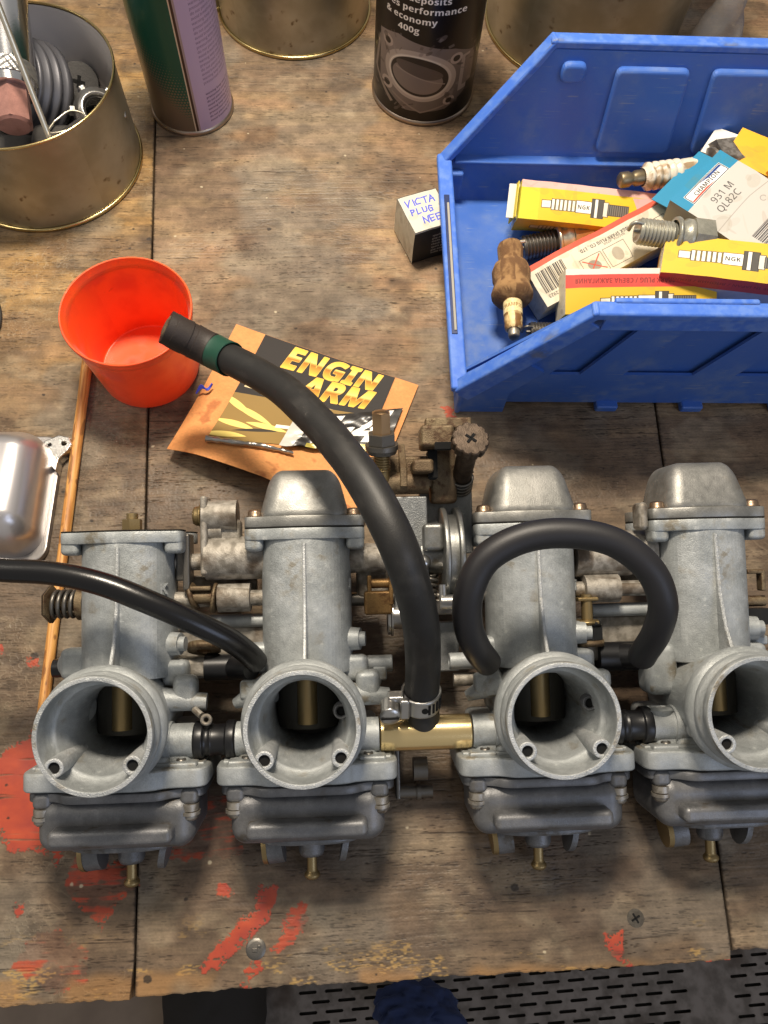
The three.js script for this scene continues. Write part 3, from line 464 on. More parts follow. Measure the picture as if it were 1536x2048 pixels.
// right pair
part('shaft_housing', [cx(69, 94, -52, -59.5, 8), cx(92, 104, -52, -62, 9.5), rb(4, 10, 12, 2, 96, -42, -77)], M.grime, bank);
part('throttle_shaft', [cx(68, 106, -50, -46, 3.4), cx(72, 87.2, -49, -46.2, 6.2)], M.grime, bank);
part('fast_idle_rod', [cx(77, 106, -55, -36.4, 3)], M.zinc, bank);
part('brass_clip', [rb(9, 6, 1.6, 0.6, 72, -45, -42), rb(9, 6, 1.6, 0.6, 72, -45, -32), bar([72, -45, -44], [72, -45, -30], 2.4), latheTo([[1, 0], [5, 0], [5, 2], [1, 2]], [72, -46, -33], [0, 0, 1], 16)], M.brassOld, bank);
part('hex_nut', [hexBar([73.4, -46, -30], [73.4, -46, -24.6], 5.2), latheTo([[0, 0], [5, 0.2], [4.4, 2.4], [2, 3]], [73.4, -46, -30], [0, 0, -1], 20)], M.plasticBlack, bank);
part('rust_ring', [latheTo([[2, 0], [6, 0], [6, 2.6], [2, 2.6]], [73.4, -47, -24.4], [0, 0, 1], 20)], M.rust, bank);
part('mounting_bar', [rb(44, 3.6, 15, 1, 85, -60, -26), rb(14, 8, 8, 2, 72, -52, -19), rb(34, 3, 12, 1, 85, -63, -50)], M.grime, bank);
part('vent_sleeve', [bar([77, -50, -16.5], [96, -50, -16.5], 6.4, 6.4), bar([88, -48, -17], [97, -40, -18], 5.4, 4.6)], M.plasticBlack, bank);
// far right end
part('end_clip', [rb(8, 5, 2, 0.8, 147, -46, -52), rb(2, 5, 9, 0.8, 150, -46, -48), cx(143, 152, -48, -39, 2.4)], M.rust, bank);
part('end_boss', [cx(140, 146, -46, -27, 5), cx(144, 149, -46, -27, 3.4), rb(10, 8, 4, 1, 147, -50, -22)], M.zinc, bank);
part('hex_nut', [hexBar([147.5, -47, -36], [147.5, -47, -29], 5)], M.plasticBlack, bank);
// middle linkage
part('link_plate', [rb(15, 3, 56, 0.8, -3.4, -46, -60), rb(24, 3, 30, 0.8, 14, -60, -78), rb(20, 3, 22, 0.8, 8, -60, -22)], M.plateSteel, bank, { label: 'speckled grey steel bracket plate behind the thick hose' });
part('shaft_housing', [cx(-30, -14, -50, -62, 6.4), rb(16, 8, 12, 2, -22, -54, -62), rb(14, 6, 16, 2, -20, -56, -52)], M.grime, bank);
part('cable_bracket', [cx(-24, 5, -46, -94, 5), rb(30, 4, 14, 1.4, -8, -50, -99), rb(14, 14, 9.5, 1.6, 8, -38, -112), rb(9, 22, 6, 1.5, 2, -46, -100).rotateZ(0), rb(12, 6, 26, 2, 12, -52, -98), wedge([[-52, -90], [-52, -112], [-40, -100], [-40, -92]], 3).translate(-6, 0, 0), rb(20, 6, 5, 1, 14, -44, -119)], M.rust, bank, { label: 'rusty throttle cable bracket' });
part('bracket_slot', [rb(7, 3, 3.2, 0.4, 10, -30.4, -107.4), rb(4, 8, 12, 0.4, 6.4, -42, -101)], M.hole, bank);
{
  const gear = []; for (let k = 0; k < 48; k++) { const a = (k / 48) * 2 * Math.PI, r = k % 4 < 3 ? 7.7 : 7.05; gear.push([r * Math.cos(a), r * Math.sin(a)]); }
  const q = new THREE.Quaternion().setFromUnitVectors(V(0, 0, 1), V(0.05, 0.93, -0.36).normalize()), put = (g) => g.applyQuaternion(q).translate(20.2, -21, -109);
  const knob = part('idle_adjuster', [put(ext(poly(gear), 5, 0.5, 1).translate(0, 0, -5)), bar([20.1, -22, -108.6], [20.6, -52, -97], 4.4, 4.2)], M.rustDark, bank, { label: 'rusty idle screw with a notched round head and cross slot' });
  part('cross_slot', [put(rb(5.2, 1.2, 0.6, 0.2, 0, 0, 0.1).rotateZ(0.85)), put(rb(5.2, 1.2, 0.6, 0.2, 0, 0, 0.1).rotateZ(0.85 + Math.PI / 2))], M.hole, knob);
  part('adjuster_spring', [coil([20.3, -50, -97.6], [20.8, -62, -92], 4.9, 0.7, 5), bar([20.6, -56, -95], [21, -66, -90], 4.5)], M.steelDark, knob);
}
const UA = V(-15, -40, -101), UD = V(-0.02, 0.42, -0.9).normalize(), ua = (k) => UA.clone().addScaledVector(UD, k).toArray();
const un = part('cable_adjuster', [hexBar(ua(14), ua(23), 4.2), latheTo([[0, 0.9], [2.8, 0.8], [3.9, -0.2]], ua(23), UD.toArray(), 6)], M.brassPale, bank, { label: 'hexagonal brass and steel cable adjuster standing on the bracket' });
part('lock_nut', [hexBar(ua(9.6), ua(14.2), 6.2), bar(ua(7.4), ua(9.4), 7, 7), bar(ua(5.6), ua(7.2), 6.2, 6.6)], M.steelDark, un);
part('thread', [bar(ua(-8), ua(6), 3.1), coil(ua(-2), ua(6), 3.1, 0.5, 7, 16)], M.brassOld, un);
part('throttle_pulley', [...[10.2, 16.4].map((x) => latheTo([[4, 0], [20.4, 0], [20.9, 0.5], [20.9, 1.9], [20.4, 2.4], [4, 2.4]], [x, -54, -62.5], [1, 0, 0], 64)), cx(11, 18, -54, -62.5, 17.8, 48), cx(1, 11, -52, -62.5, 8.5), rb(9, 10, 12, 2, 6, -44, -70)], M.pulley, bank, { label: 'two-flanged alloy throttle cable pulley' });
part('cable_barrel', [cx(8, 16, -38, -42.6, 3.2), bar([9, -38, -40], [9, -38, -50], 1.6)], M.steel, bank);
part('return_spring', [coil([2, -46, -36], [5, -46, -54], 3, 0.8, 8, 16)], M.steelDark, bank);
part('pulley_nut', [new THREE.SphereGeometry(3.4, 20, 14).translate(1.5, -42, -59.5), cx(-4, 2, -44, -59.5, 3.6)], M.steel, bank);
part('brass_yoke', [rb(12, 5, 10, 1.2, -18, -42, -43), rb(1.8, 6, 12, 0.6, -12.6, -42, -48), rb(1.8, 6, 9, 0.6, -21.6, -43, -50), cx(-21, -13, -43, -51, 2)], M.brassRust, bank);
part('shaft_collar', [cx(-12, -3, -48, -36.5, 5.4), cx(-14, -12.8, -48, -36.5, 7.6), cx(-12.5, -11.7, -48, -36.5, 8.2), rb(6, 6, 18, 2, -8, -52, -50)], M.steel, bank);
part('collar_hole', [bar([-6.4, -42.4, -36], [-6.4, -43.8, -36.4], 1.4)], M.hole, bank);
part('lower_shaft', [cx(-34, 30, -56, -44, 3), rb(22, 5, 7, 1, 14, -52, -40)], M.steelDark, bank);
for (const [x0, x1] of [[-31, -12.4], [12, 30]]) part('vent_pipe', [latheTo([[1.6, Math.abs(x1 - x0) - 4], [1.6, Math.abs(x1 - x0)], [3.4, Math.abs(x1 - x0)], [3.6, Math.abs(x1 - x0) - 0.5], [3.6, 0]], [x0 < -20 ? x0 : x1, -48, -16.8], [x0 < -20 ? 1 : -1, 0, 0], 24), latheTo([[0, 14], [1.65, 14]], [x0 < -20 ? x0 : x1, -48, -16.8], [x0 < -20 ? 1 : -1, 0, 0], 16)], M.zinc, bank);
part('vent_pipe', [cx(14, 30, -50, -8.6, 2.8)], M.grime, bank);
part('ball_joint', [new THREE.SphereGeometry(4.6, 24, 16).translate(-25, -44, -6.4), new THREE.SphereGeometry(3.4, 24, 16).translate(-20.6, -46, -10), rb(6, 4, 6, 1, -18, -46, -13), cx(-26, -20, -40, -3.6, 2.6)], M.zinc, bank);
part('choke_lever', [rb(2.4, 8, 44, 1, -10.6, -62, 22), cx(-10, -2.4, -61, 41, 3.1), cx(-2.4, -0.6, -61, 41, 3.9), cx(-0.6, 4.6, -61, 41, 2.9), cx(-4, 2, -56, 30, 5)], M.steelDark, bank);
// ---------------------------------------------------------------- tins, cans, tub
const wave = (g, amp, f) => { const p = g.attributes.position; for (let i = 0; i < p.count; i++) { const x = p.getX(i), y = p.getY(i), z = p.getZ(i), a = amp * (fbm(x * f + 50, y * f + z * f + 50, 2) - 0.5), r = Math.hypot(x, z) || 1; p.setX(i, x + (x / r) * a); p.setZ(i, z + (z / r) * a); } g.computeVertexNormals(); return g; };
function tinCan(label, x, z, r, h, open, inner = M.tinInside) {
  const t = thing('tin_can', label, 'tin', [x, 0, z], [0, 0, 0], 'tins standing along the back of the bench');
  part('tin_wall', [wave(lathe([[r - 0.6, 1.5], [r - 0.35, 4], [r - 0.3, h * 0.5], [r - 0.35, h - 2.5], [r - 0.5, h - 1]], 72), 0.5, 0.03)], M.tin, t, { tile: 110 });
  part('bottom_rim', [lathe([[r - 1, 0.2], [r + 0.5, 0], [r + 1.1, 0.9], [r + 1.1, 2], [r + 0.4, 2.7], [r - 0.4, 2.4]], 72)], M.tinEdge, t);
  part('top_rim', [new THREE.TorusGeometry(r - 0.3, 0.75, 10, 80).rotateX(Math.PI / 2).translate(0, h - 0.6, 0)], M.tinEdge, t);
  if (open) part('tin_inside', [lathe([[0.1, 1.4], [r - 2.2, 1.4], [r - 1.1, 2.4], [r - 0.95, h - 1.4]], 72)], inner, t); else part('lid', [lathe([[0, h - 3], [r - 3, h - 3], [r - 1.4, h - 1]], 64)], M.tin, t);
  return t;
}
tinCan('open brass-coloured tin holding sockets and old fittings beside the green spray can', -183.5, -376.3, 55.5, 60, true);
tinCan('brass-coloured tin standing between the green and the black spray cans', -37.9, -518, 51, 105, true);
tinCan('large brass-coloured tin standing behind the blue plastic bin', 160, -512, 66, 120, true);
tinCan('small tin at the far edge, behind the green spray can', -104, -546, 37, 70, true);
tinCan('small dark tin at the left edge, level with the orange tub', -223, -256, 30, 22, false, null);
scene.children.at(-1).children.forEach((m) => { m.material = M.darkGrey; });
{
  const b = [-183.5, -376.3];
  const sk = thing('socket_wrench', 'chrome socket with a knurled band and a pinkish hex end in the open tin', 'socket', [b[0], 0, b[1]]);
  const A = [-4, 80, -42], B = [6, 61, 24]; const dir = V(...B).sub(V(...A)).normalize(), at = (k) => V(...A).addScaledVector(dir, k).toArray();
  part('socket_body', [bar(A, at(52), 13.5, 13.5, 40), bar(at(60), at(64), 13.2, 12.4, 40), bar(at(-30), A, 11, 13.5, 40)], M.chrome, sk);
  part('knurled_band', [bar(at(52), at(60), 13.9, 13.9, 40)], M.knurl, sk);
  part('hex_end', [hexBar(at(63), at(82), 9.6), bar(at(82), at(83.2), 9, 7.6, 24)], M.pink, sk, { label: 'pinkish worn hexagonal end' });
  const ring = thing('ribbed_hose_end', 'dark grey ribbed round fitting leaning in the open tin', 'fitting', [b[0] - 2, 30, b[1] - 20], [0.45, 0, 0.62]);
  part('ribbed_ring', [lathe([[19, 14], [25, 15], [26, 12], [24.5, 10.5], [27, 9], [27, 6.5], [25, 5], [28, 3.4], [28, 1], [25.8, -0.5], [28.6, -2], [28.6, -5], [24, -10], [18, -12]], 64), lathe([[0, 4], [19, 4], [19, 14]], 40)], M.greyRib, ring);
  const rod = thing('wire_rod', 'thin straight steel rod leaning across the open tin', 'rod', [b[0], 0, b[1]]);
  part('rod', [bar([26.5, 51, 44], [9.5, 128, -4], 1.5, 1.5, 16)], M.steelPale, rod); rod.children[0].name = 'rod_shaft';
  const plug = thing('drain_plug', 'dark round plug with a cross recess inside the open tin', 'plug', [b[0] + 22, 26, b[1] - 34], [0.7, 0, -0.3]);
  part('plug_head', [bar([0, -10, 0], [0, 2, 0], 11.5, 11, 32)], M.darkGrey, plug); part('cross_recess', [rb(7, 0.6, 2, 0.2, 0, 2.1, 0), rb(2, 0.6, 7, 0.2, 0, 2.1, 0)], M.hole, plug);
  const nut = thing('threaded_collar', 'shiny castellated metal collar against the right wall of the open tin', 'collar', [b[0] + 41, 38, b[1] + 4], [0.5, 0.3, -0.35]);
  part('collar_ring', [lathe([[7.5, -8], [7.5, 5], [8.4, 6.4], [9.6, 6.4], [10.4, 4.5], [12.6, 3.8], [12.8, -3], [10, -8]], 40), ...[0, 1, 2, 3, 4, 5].map((k) => rb(5, 6, 4, 1.2, 13, 0, 0).rotateY(k * Math.PI / 3))], M.steel, nut);
  part('thread', [coil([0, -8, 0], [0, 4.5, 0], 7.3, 0.55, 5, 20)], M.steelDark, nut);
  const scrap = thing('dark_bracket', 'dark metal pieces at the bottom of the open tin', 'scrap', [b[0], 0, b[1]]);
  part('bracket_piece', [rb(30, 16, 16, 4, 24, 36, 26).rotateY(0), bar([4, 30, 40], [40, 42, 20], 7, 7), rb(36, 20, 22, 5, -4, 32, 34), rb(60, 18, 60, 6, 0, 12, 0), rb(20, 14, 12, 3, 34, 28, -6)], M.darkGrey, scrap);
  const wire = thing('wire_clip', 'loop of thin bent wire beside the shiny collar in the open tin', 'wire', [b[0], 0, b[1]]);
  part('wire_loop', [new THREE.TubeGeometry(new THREE.CatmullRomCurve3([[22, 46, 20], [30, 47, 13], [37, 46, 14], [38, 46, 19], [28, 46, 27], [20, 46, 28], [22, 46, 20]].map((p) => V(...p))), 40, 0.55, 8)], M.steelPale, wire);
}
function sprayCan(label, x, z, r, h, turn, tex) {
  const c = thing('spray_can', label, 'spray can', [x, 0, z], [0, turn, 0], 'spray cans at the back of the bench');
  const g = new THREE.CylinderGeometry(r, r, h - 6, 96, 1, true).translate(0, 3 + (h - 6) / 2, 0);
  part('can_body', [g], S({ map: tex, roughness: 0.3, metalness: 0.25, bumpMap: zincBump, bumpScale: 0.00001 }), c, { keepUV: true });
  part('bottom_rim', [lathe([[0, 2], [r - 3, 2], [r - 1, 0.3], [r + 0.3, 0], [r + 1, 0.9], [r + 1, 2.2], [r + 0.3, 3.2], [r - 0.3, 3.4]], 80)], M.tinGrey, c);
  part('shoulder', [lathe([[r - 0.2, h - 3.2], [r + 0.8, h - 2.4], [r + 0.6, h - 1], [r * 0.8, h + 7], [r * 0.45, h + 12], [0, h + 13]], 64)], M.tinGrey, c);
  part('nozzle_cap', [lathe([[0, h + 30], [r * 0.5, h + 29], [r * 0.62, h + 10], [r * 0.62, h + 6]], 40)], M.plasticBlack, c);
  return c;
}
const lines = (g, x, y, w, n, lh, font, col, words = ['warning keep away from heat sparks open flame', 'pressurised container may burst if heated', 'do not pierce or burn even after use', 'avoid breathing spray wash hands after use']) => { g.fillStyle = col; g.font = font; for (let i = 0; i < n; i++) g.fillText(words[i % words.length].slice(0, 22 + ((i * 13) % 18)), x, y + i * lh, w); };
// label of the green can, unrolled: u runs once round the can
const greenLabel = canvasTex(1024, 1024, (g, w, h) => {
  g.fillStyle = '#124a3a'; g.fillRect(0, 0, w, h);
  for (let y = 0; y < h; y += 12) for (let x = 190; x < 520; x += 12) { const t = Math.max(0, (y - 560 - (520 - x) * 0.2) / 420) ; const e = (x - 190) / 330; const q = ((y - 430) / 560) * 1.55 - e * 0.95 + 0.05 + 0 * t; if (q > 0) { g.fillStyle = '#6a5a48'; g.beginPath(); g.arc(x + ((y / 12) % 2) * 6, y, Math.min(9, q * 11), 0, 7); g.fill(); } }
  g.fillStyle = '#c9b79f'; g.fillRect(520, 0, 5, h); g.fillStyle = '#3b271e'; g.fillRect(525, 0, 9, h); g.fillStyle = '#a08c8c'; g.fillRect(534, 0, 8, h);
  g.fillStyle = '#b7a3c4'; g.fillRect(542, 0, 320, h); g.fillStyle = '#124a3a'; g.fillRect(862, 0, 200, h);
  lines(g, 590, 20, 240, 46, 18, '15px sans-serif', '#5c4c70'); lines(g, 590, 876, 240, 8, 17, 'bold 13px sans-serif', '#4c3c5c');
  g.strokeStyle = '#b9b4b6'; g.lineWidth = 5; g.beginPath(); g.moveTo(230, 600); g.lineTo(262, 700); g.lineTo(268, 640); g.lineTo(312, 740); g.moveTo(240, 720); g.lineTo(330, 860); g.moveTo(250, 780); g.lineTo(300, 850); g.moveTo(262, 830); g.lineTo(320, 930); g.moveTo(290, 800); g.lineTo(316, 830); g.stroke();
});
sprayCan('green and lilac spray can standing behind the orange tub', -99.9, -422.8, 24.9, 165, -3.024, greenLabel);
const blackLabel = canvasTex(1024, 1024, (g, w, h) => {
  g.fillStyle = '#15100f'; g.fillRect(0, 0, w, h);
  g.fillStyle = '#f2eee8'; g.textAlign = 'center'; g.font = 'bold 31px sans-serif';
  ['induction cleaner', 'removes sludge &', 'carbon deposits', 'improves performance', '& economy', '400g'].forEach((s, i) => g.fillText(s, 462, 478 + i * 37));
  // picture of a throttle body
  const gr = (x0, y0, x1, y1, a, b) => { const q = g.createLinearGradient(x0, y0, x1, y1); q.addColorStop(0, a); q.addColorStop(1, b); return q; };
  g.save(); g.translate(0, 22); g.fillStyle = gr(330, 680, 700, 1000, '#8a7f7a', '#544a47'); g.beginPath(); g.moveTo(352, 690); g.lineTo(430, 664); g.lineTo(610, 700); g.lineTo(690, 742); g.lineTo(672, 900); g.lineTo(600, 950); g.lineTo(470, 960); g.lineTo(360, 880); g.closePath(); g.fill();
  g.fillStyle = '#9a8e88'; g.fillRect(640, 740, 34, 150); g.fillStyle = '#6c605c'; g.fillRect(655, 750, 44, 120); g.fillStyle = '#a89c94'; g.beginPath(); g.ellipse(505, 810, 122, 100, 0.25, 0, 7); g.fill();
  g.fillStyle = '#bdb3aa'; g.beginPath(); g.ellipse(505, 812, 106, 86, 0.25, 0, 7); g.fill(); g.fillStyle = '#2a2321'; g.beginPath(); g.ellipse(505, 812, 96, 77, 0.25, 0, 7); g.fill();
  g.fillStyle = '#7a6e69'; g.beginPath(); g.ellipse(500, 820, 84, 58, 0.25, 0, 7); g.fill(); g.fillStyle = '#544a46'; g.beginPath(); g.ellipse(505, 786, 78, 26, 0.25, 0, 7); g.fill(); g.strokeStyle = '#8c8078'; g.lineWidth = 5; g.beginPath(); g.moveTo(430, 790); g.lineTo(590, 838); g.stroke();
  for (const [x, y, r] of [[392, 712, 22], [620, 742, 22], [396, 880, 24], [610, 915, 20]]) { g.fillStyle = '#a89a92'; g.beginPath(); g.arc(x, y, r, 0, 7); g.fill(); g.fillStyle = '#241c1a'; g.beginPath(); g.arc(x, y, r * 0.55, 0, 7); g.fill(); }
  for (let q = 0; q < 60; q++) { const a = rnd() * 6.28, d = 112 + rnd() * 90, x = 510 + d * 1.2 * Math.cos(a), y = 812 + d * 0.85 * Math.sin(a); if (y > 970) continue; const v = 40 + rnd() * 100 | 0; g.fillStyle = `rgba(${v + 14},${v + 4},${v},.55)`; g.save(); g.translate(x, y); g.rotate(a + rnd()); if (q % 3) g.fillRect(-14, -4, 10 + rnd() * 34, 3 + rnd() * 9); else { g.beginPath(); g.ellipse(0, 0, 5 + rnd() * 12, 4 + rnd() * 6, 0, 0, 7); g.fill(); } g.restore(); } g.strokeStyle = '#d8cfc6'; g.lineWidth = 3; g.beginPath(); g.ellipse(505, 812, 101, 81, 0.25, 2.4, 5.2); g.stroke(); g.strokeStyle = '#857972'; g.lineWidth = 14; g.beginPath(); g.moveTo(352, 720); g.lineTo(330, 860); g.lineTo(420, 950); g.stroke(); g.strokeStyle = '#83776f'; g.lineWidth = 7; g.beginPath(); g.moveTo(420, 905); g.lineTo(520, 960); g.lineTo(600, 930); g.stroke(); g.restore();
  g.fillStyle = '#e8e4de'; g.fillRect(752, 640, 90, 96); g.fillStyle = '#15100f'; g.fillRect(768, 656, 16, 62); g.fillRect(768, 656, 56, 12); g.fillRect(768, 680, 50, 12); g.fillRect(768, 706, 56, 12);
  g.textAlign = 'left'; lines(g, 720, 430, 180, 10, 18, '14px sans-serif', '#a89f98'); lines(g, 720, 770, 180, 9, 18, '13px sans-serif', '#5c5450');
});
sprayCan('black spray can printed with a throttle body, standing between two tins', 47.4, -443.1, 32.2, 170, -3.3, blackLabel);
{
  const tub = thing('plastic_tub', 'empty bright orange plastic tub under the end of the thick hose', 'tub', [-108.4, 0, -230]);
  part('tub_wall', [lathe([[0, 0.6], [24.6, 0.6], [26, 1.2], [26.6, 2.5], [30.2, 44.6], [31.1, 45], [31.9, 50], [31.5, 50.9], [30.7, 50.6], [30.3, 46.4], [28.9, 45.4], [25.2, 3.4], [24.2, 2.2], [8, 2], [0, 2.1]], 96)], M.orange, tub);
  part('mould_mark', [lathe([[0, 0.9], [1.2, 0.8], [1.5, 0]], 20).translate(7, 2, 12), new THREE.TorusGeometry(3.2, 0.25, 8, 28).rotateX(Math.PI / 2).translate(7, 2.1, 12)], M.orange, tub);
}
{
  const st = thing('wooden_stick', 'slim varnished wooden stick lying past the left carburettor', 'stick', [0, 0, 0]);
  const n = 40; const cg = new THREE.CylinderGeometry(2.8, 2.45, 205, 24, n);
  const p = cg.attributes.position; for (let i = 0; i < p.count; i++) { const y = p.getY(i), k = 1 + 0.1 * (fbm(y * 0.06 + 3, 1, 3) - 0.5); p.setX(i, p.getX(i) * k + 0.6 * (fbm(y * 0.02, 5, 2) - 0.5)); p.setZ(i, p.getZ(i) * k); } cg.computeVertexNormals();
  cg.applyQuaternion(new THREE.Quaternion().setFromUnitVectors(V(0, 1, 0), V(-3.2, 0, -205).normalize())).translate(-140.1, 2.9, -142.5);
  const wood = dataTex(64, 512, (x, y) => { const a = fbm(x * 0.3, y * 0.02, 3), b = fbm(x * 0.1 + 9, y * 0.05, 3); return mix3(mix3([170, 112, 54], [212, 158, 88], sm(0.3, 0.7, a)), [104, 64, 36], 0.6 * sm(0.64, 0.74, b)); });
  part('stick_shaft', [cg], P({ map: wood, roughness: 0.55 }), st, { keepUV: true });
}
{ // polished cover at the left edge
  const cv = thing('engine_cover', 'polished metal cover with a two-hole lug at the left edge', 'cover', [0, 0, 0]);
  const X0 = -330, X1 = -149.6, Z0 = -183, Z1 = -119;
  const g = rb(X1 - X0, 40, Z1 - Z0, 13, (X0 + X1) / 2, 8, (Z0 + Z1) / 2, 8), p = g.attributes.position;
  for (let i = 0; i < p.count; i++) { const y = p.getY(i), z = p.getZ(i), x = p.getX(i), t = sm(2, 28, y); p.setX(i, (X0 + X1) / 2 + (x - (X0 + X1) / 2) * (1 - 0.02 * t)); p.setZ(i, (Z0 + Z1) / 2 + (z - (Z0 + Z1) / 2) * (1 - 0.12 * t)); p.setY(i, Math.max(0.5, y + 4.0 * t * (1 - ((z - (Z0 + Z1) / 2) / 34) ** 2))); }
  g.computeVertexNormals();
  part('cover_shell', [toCreasedNormals(mergeVertices(g.deleteAttribute('uv').deleteAttribute('normal')), 1)], M.satin, cv);
  part('cover_flange', [ext(rrect(X1 - X0 + 4, Z1 - Z0 + 5, 9, (X0 + X1) / 2, -(Z0 + Z1) / 2), 4, 0.8, 2).rotateX(-Math.PI / 2)], M.alloy, cv);
  const lug = poly([[-156, 172], [-156, 181], [-149, 184.5], [-143.6, 183.4], [-141.6, 179.5], [-143.4, 175.8], [-147.2, 171], [-147.6, 164]]); for (const [x, y, r] of [[-145.6, 179.6, 2.2], [-152.6, 178.8, 1.8]]) { const hole = new THREE.Path(); hole.absarc(x, y, r, 0, 7, true); lug.holes.push(hole); }
  part('cover_lug', [ext(lug, 7, 0.7, 2).rotateX(-Math.PI / 2).translate(0, 0.3, 0)], M.alloyBright, cv);
}

// ---------------------------------------------------------------- the orange packet
{
  const O = [-61, -253], U = [0.939, 0.345], W = [-0.357, 0.934];
  const pk = thing('engine_part_packet', 'orange paper packet with a torn gold-lettered black label, under the thick hose', 'packet', [O[0], 0, O[1]]);
  const lift = (u, v) => { const a = 1 - u / 104, b = v / 84; return 1.2 + 9 * Math.max(0, a - 0.45) ** 1.6 * (0.5 + b) + 13 * b ** 3 * (1 - Math.abs(u - 50) / 90) + 2.2 * Math.sin(u * 0.06) * b + 1.4 * (fbm(u * 0.03, v * 0.03 + 7, 3) - 0.4) + (a > 0.86 ? -40 * (a - 0.86) ** 1.3 * b : 0); };
  const sheet = (u0, u1, v0, v1, up, nu, nv, edge = 0, extra = () => 0) => {
    const g = new THREE.PlaneGeometry(1, 1, nu, nv), p = g.attributes.position;
    for (let i = 0; i < p.count; i++) { const s = p.getX(i) + 0.5, t = 0.5 - p.getY(i); let u = mix(u0, u1, s), v = mix(typeof v0 === 'function' ? v0(u) : v0, typeof v1 === 'function' ? v1(u) : v1, t); if (edge && (t > 0.99)) v += edge * (fbm(u * 0.12 + 3, 2, 3) - 0.5) * 2; const y = Math.max(0.35 + up, lift(u, v) + up + extra(u, v, s, t)); p.setXYZ(i, U[0] * u + W[0] * v, y, U[1] * u + W[1] * v); }
    g.computeVertexNormals(); return g;
  };
  const paper = dataTex(512, 512, (x, y) => { const a = fbm(x * 0.02, y * 0.02, 4), b = fbm(x * 0.2, y * 0.2, 3); let c = mix3([214, 142, 78], [232, 164, 98], a); c = mix3(c, [150, 76, 34], 0.5 * sm(0.66, 0.8, a)); return c.map((q) => q * (0.94 + 0.12 * b)); });
  const skirt = (g) => { const under = g.clone(), p = under.attributes.position; for (let i = 0; i < p.count; i++) p.setY(i, p.getY(i) - 0.3); const ix = under.index.array; for (let i = 0; i < ix.length; i += 3) [ix[i], ix[i + 1]] = [ix[i + 1], ix[i]]; under.computeVertexNormals(); return [g, under]; };
  part('paper_sheet', skirt(sheet(-3, 104, -2, 83, 0, 60, 48)), P({ map: paper, roughness: 0.75, transmission: 0.15, thickness: 0 }), pk, { keepUV: true });
  const art = canvasTex(1024, 768, (g, w, h) => {
    g.fillStyle = '#2c2826'; g.fillRect(0, 0, w, h);
    const gold = (y0, y1) => { const q = g.createLinearGradient(0, y0, 0, y1); q.addColorStop(0, '#e8b640'); q.addColorStop(0.42, '#f3d678'); q.addColorStop(0.55, '#a86f22'); q.addColorStop(1, '#f0c24a'); return q; };
    const word = (s, x, y, size) => { g.save(); g.transform(1, 0, -0.22, 1, x, y); g.font = '900 ' + size + 'px sans-serif'; g.lineJoin = 'round'; g.lineWidth = 16; g.strokeStyle = '#1a1410'; g.strokeText(s, 0, 0); g.lineWidth = 7; g.strokeStyle = '#e9bd58'; g.strokeText(s, 0, 0); g.fillStyle = gold(-size * 0.72, 0); g.fillText(s, 0, 0); g.restore(); };
    word('ENGIN', 196, 180, 224); word('ARM', 402, 362, 236);
    // picture under the lettering: pale bars and yellow rubber pieces
    g.fillStyle = '#d8c79c'; g.beginPath(); g.moveTo(60, 330); g.lineTo(700, 420); g.lineTo(700, 440); g.lineTo(40, 372); g.fill(); g.fillStyle = '#8f7440'; g.fillRect(0, 420, w, 350);
    g.fillStyle = '#d8b040'; for (const [x, y, r, a] of [[60, 500, 150, 0.5], [200, 560, 170, 0.42], [120, 640, 150, 0.25], [330, 640, 150, 0.2], [90, 720, 150, 0.1]]) { const q = g.createLinearGradient(0, y - 26, 0, y + 30); q.addColorStop(0, '#efd878'); q.addColorStop(0.5, '#c49a30'); q.addColorStop(1, '#5e4c20'); g.fillStyle = q; g.save(); g.translate(x, y); g.rotate(a); g.beginPath(); g.moveTo(-r, 10); g.quadraticCurveTo(0, -46, r, -6); g.quadraticCurveTo(0, 34, -r, 10); g.fill(); g.restore(); } g.fillStyle = '#3a342c'; g.beginPath(); g.moveTo(120, 690); g.quadraticCurveTo(300, 640, 420, 668); g.quadraticCurveTo(300, 690, 120, 690); g.fill(); g.fillStyle = '#f0ead8'; g.fillRect(380, 610, 200, 26);
    g.fillStyle = '#2c2826'; g.fillRect(620, 450, 500, 330);
  });
  part('printed_label', skirt(sheet(14.5, 90.5, -1.6, (u) => 72 - 0.36 * (u - 17), 0.5, 50, 40)), P({ map: art, roughness: 0.62, specularIntensity: 0.5 }), pk, { keepUV: true, label: 'black label with gold italic lettering' });
  const foilArt = canvasTex(512, 256, (g, w, h) => { g.fillStyle = '#2a2725'; g.fillRect(0, 0, w, h); g.fillStyle = '#c9c5bc'; g.beginPath(); g.moveTo(0, 0); g.lineTo(120, 0); g.lineTo(60, h); g.lineTo(0, h); g.fill(); g.fillStyle = '#f2efe8'; g.save(); g.transform(1, 0, -0.25, 1, 300, 208); g.font = '900 270px sans-serif'; g.fillText('4', 0, 0); g.fillRect(-70, -100, 62, 42); g.fillRect(-150, -190, 44, 190); g.restore(); g.fillStyle = '#a8983c'; g.fillRect(120, 226, 400, 30); });
  const crumple = (u, v, s, t) => { const c = Math.abs(vn(u * 0.13 + v * 0.1 + 20, v * 0.16 - u * 0.05) - 0.5) * 4 + 1.3 * Math.abs(vn(u * 0.33 - v * 0.2, v * 0.3 + 9) - 0.5); return 0.5 + c * Math.min(1, 5 * Math.min(s, 1 - s, t, 1 - t) + 0.2) + 2 * t; };
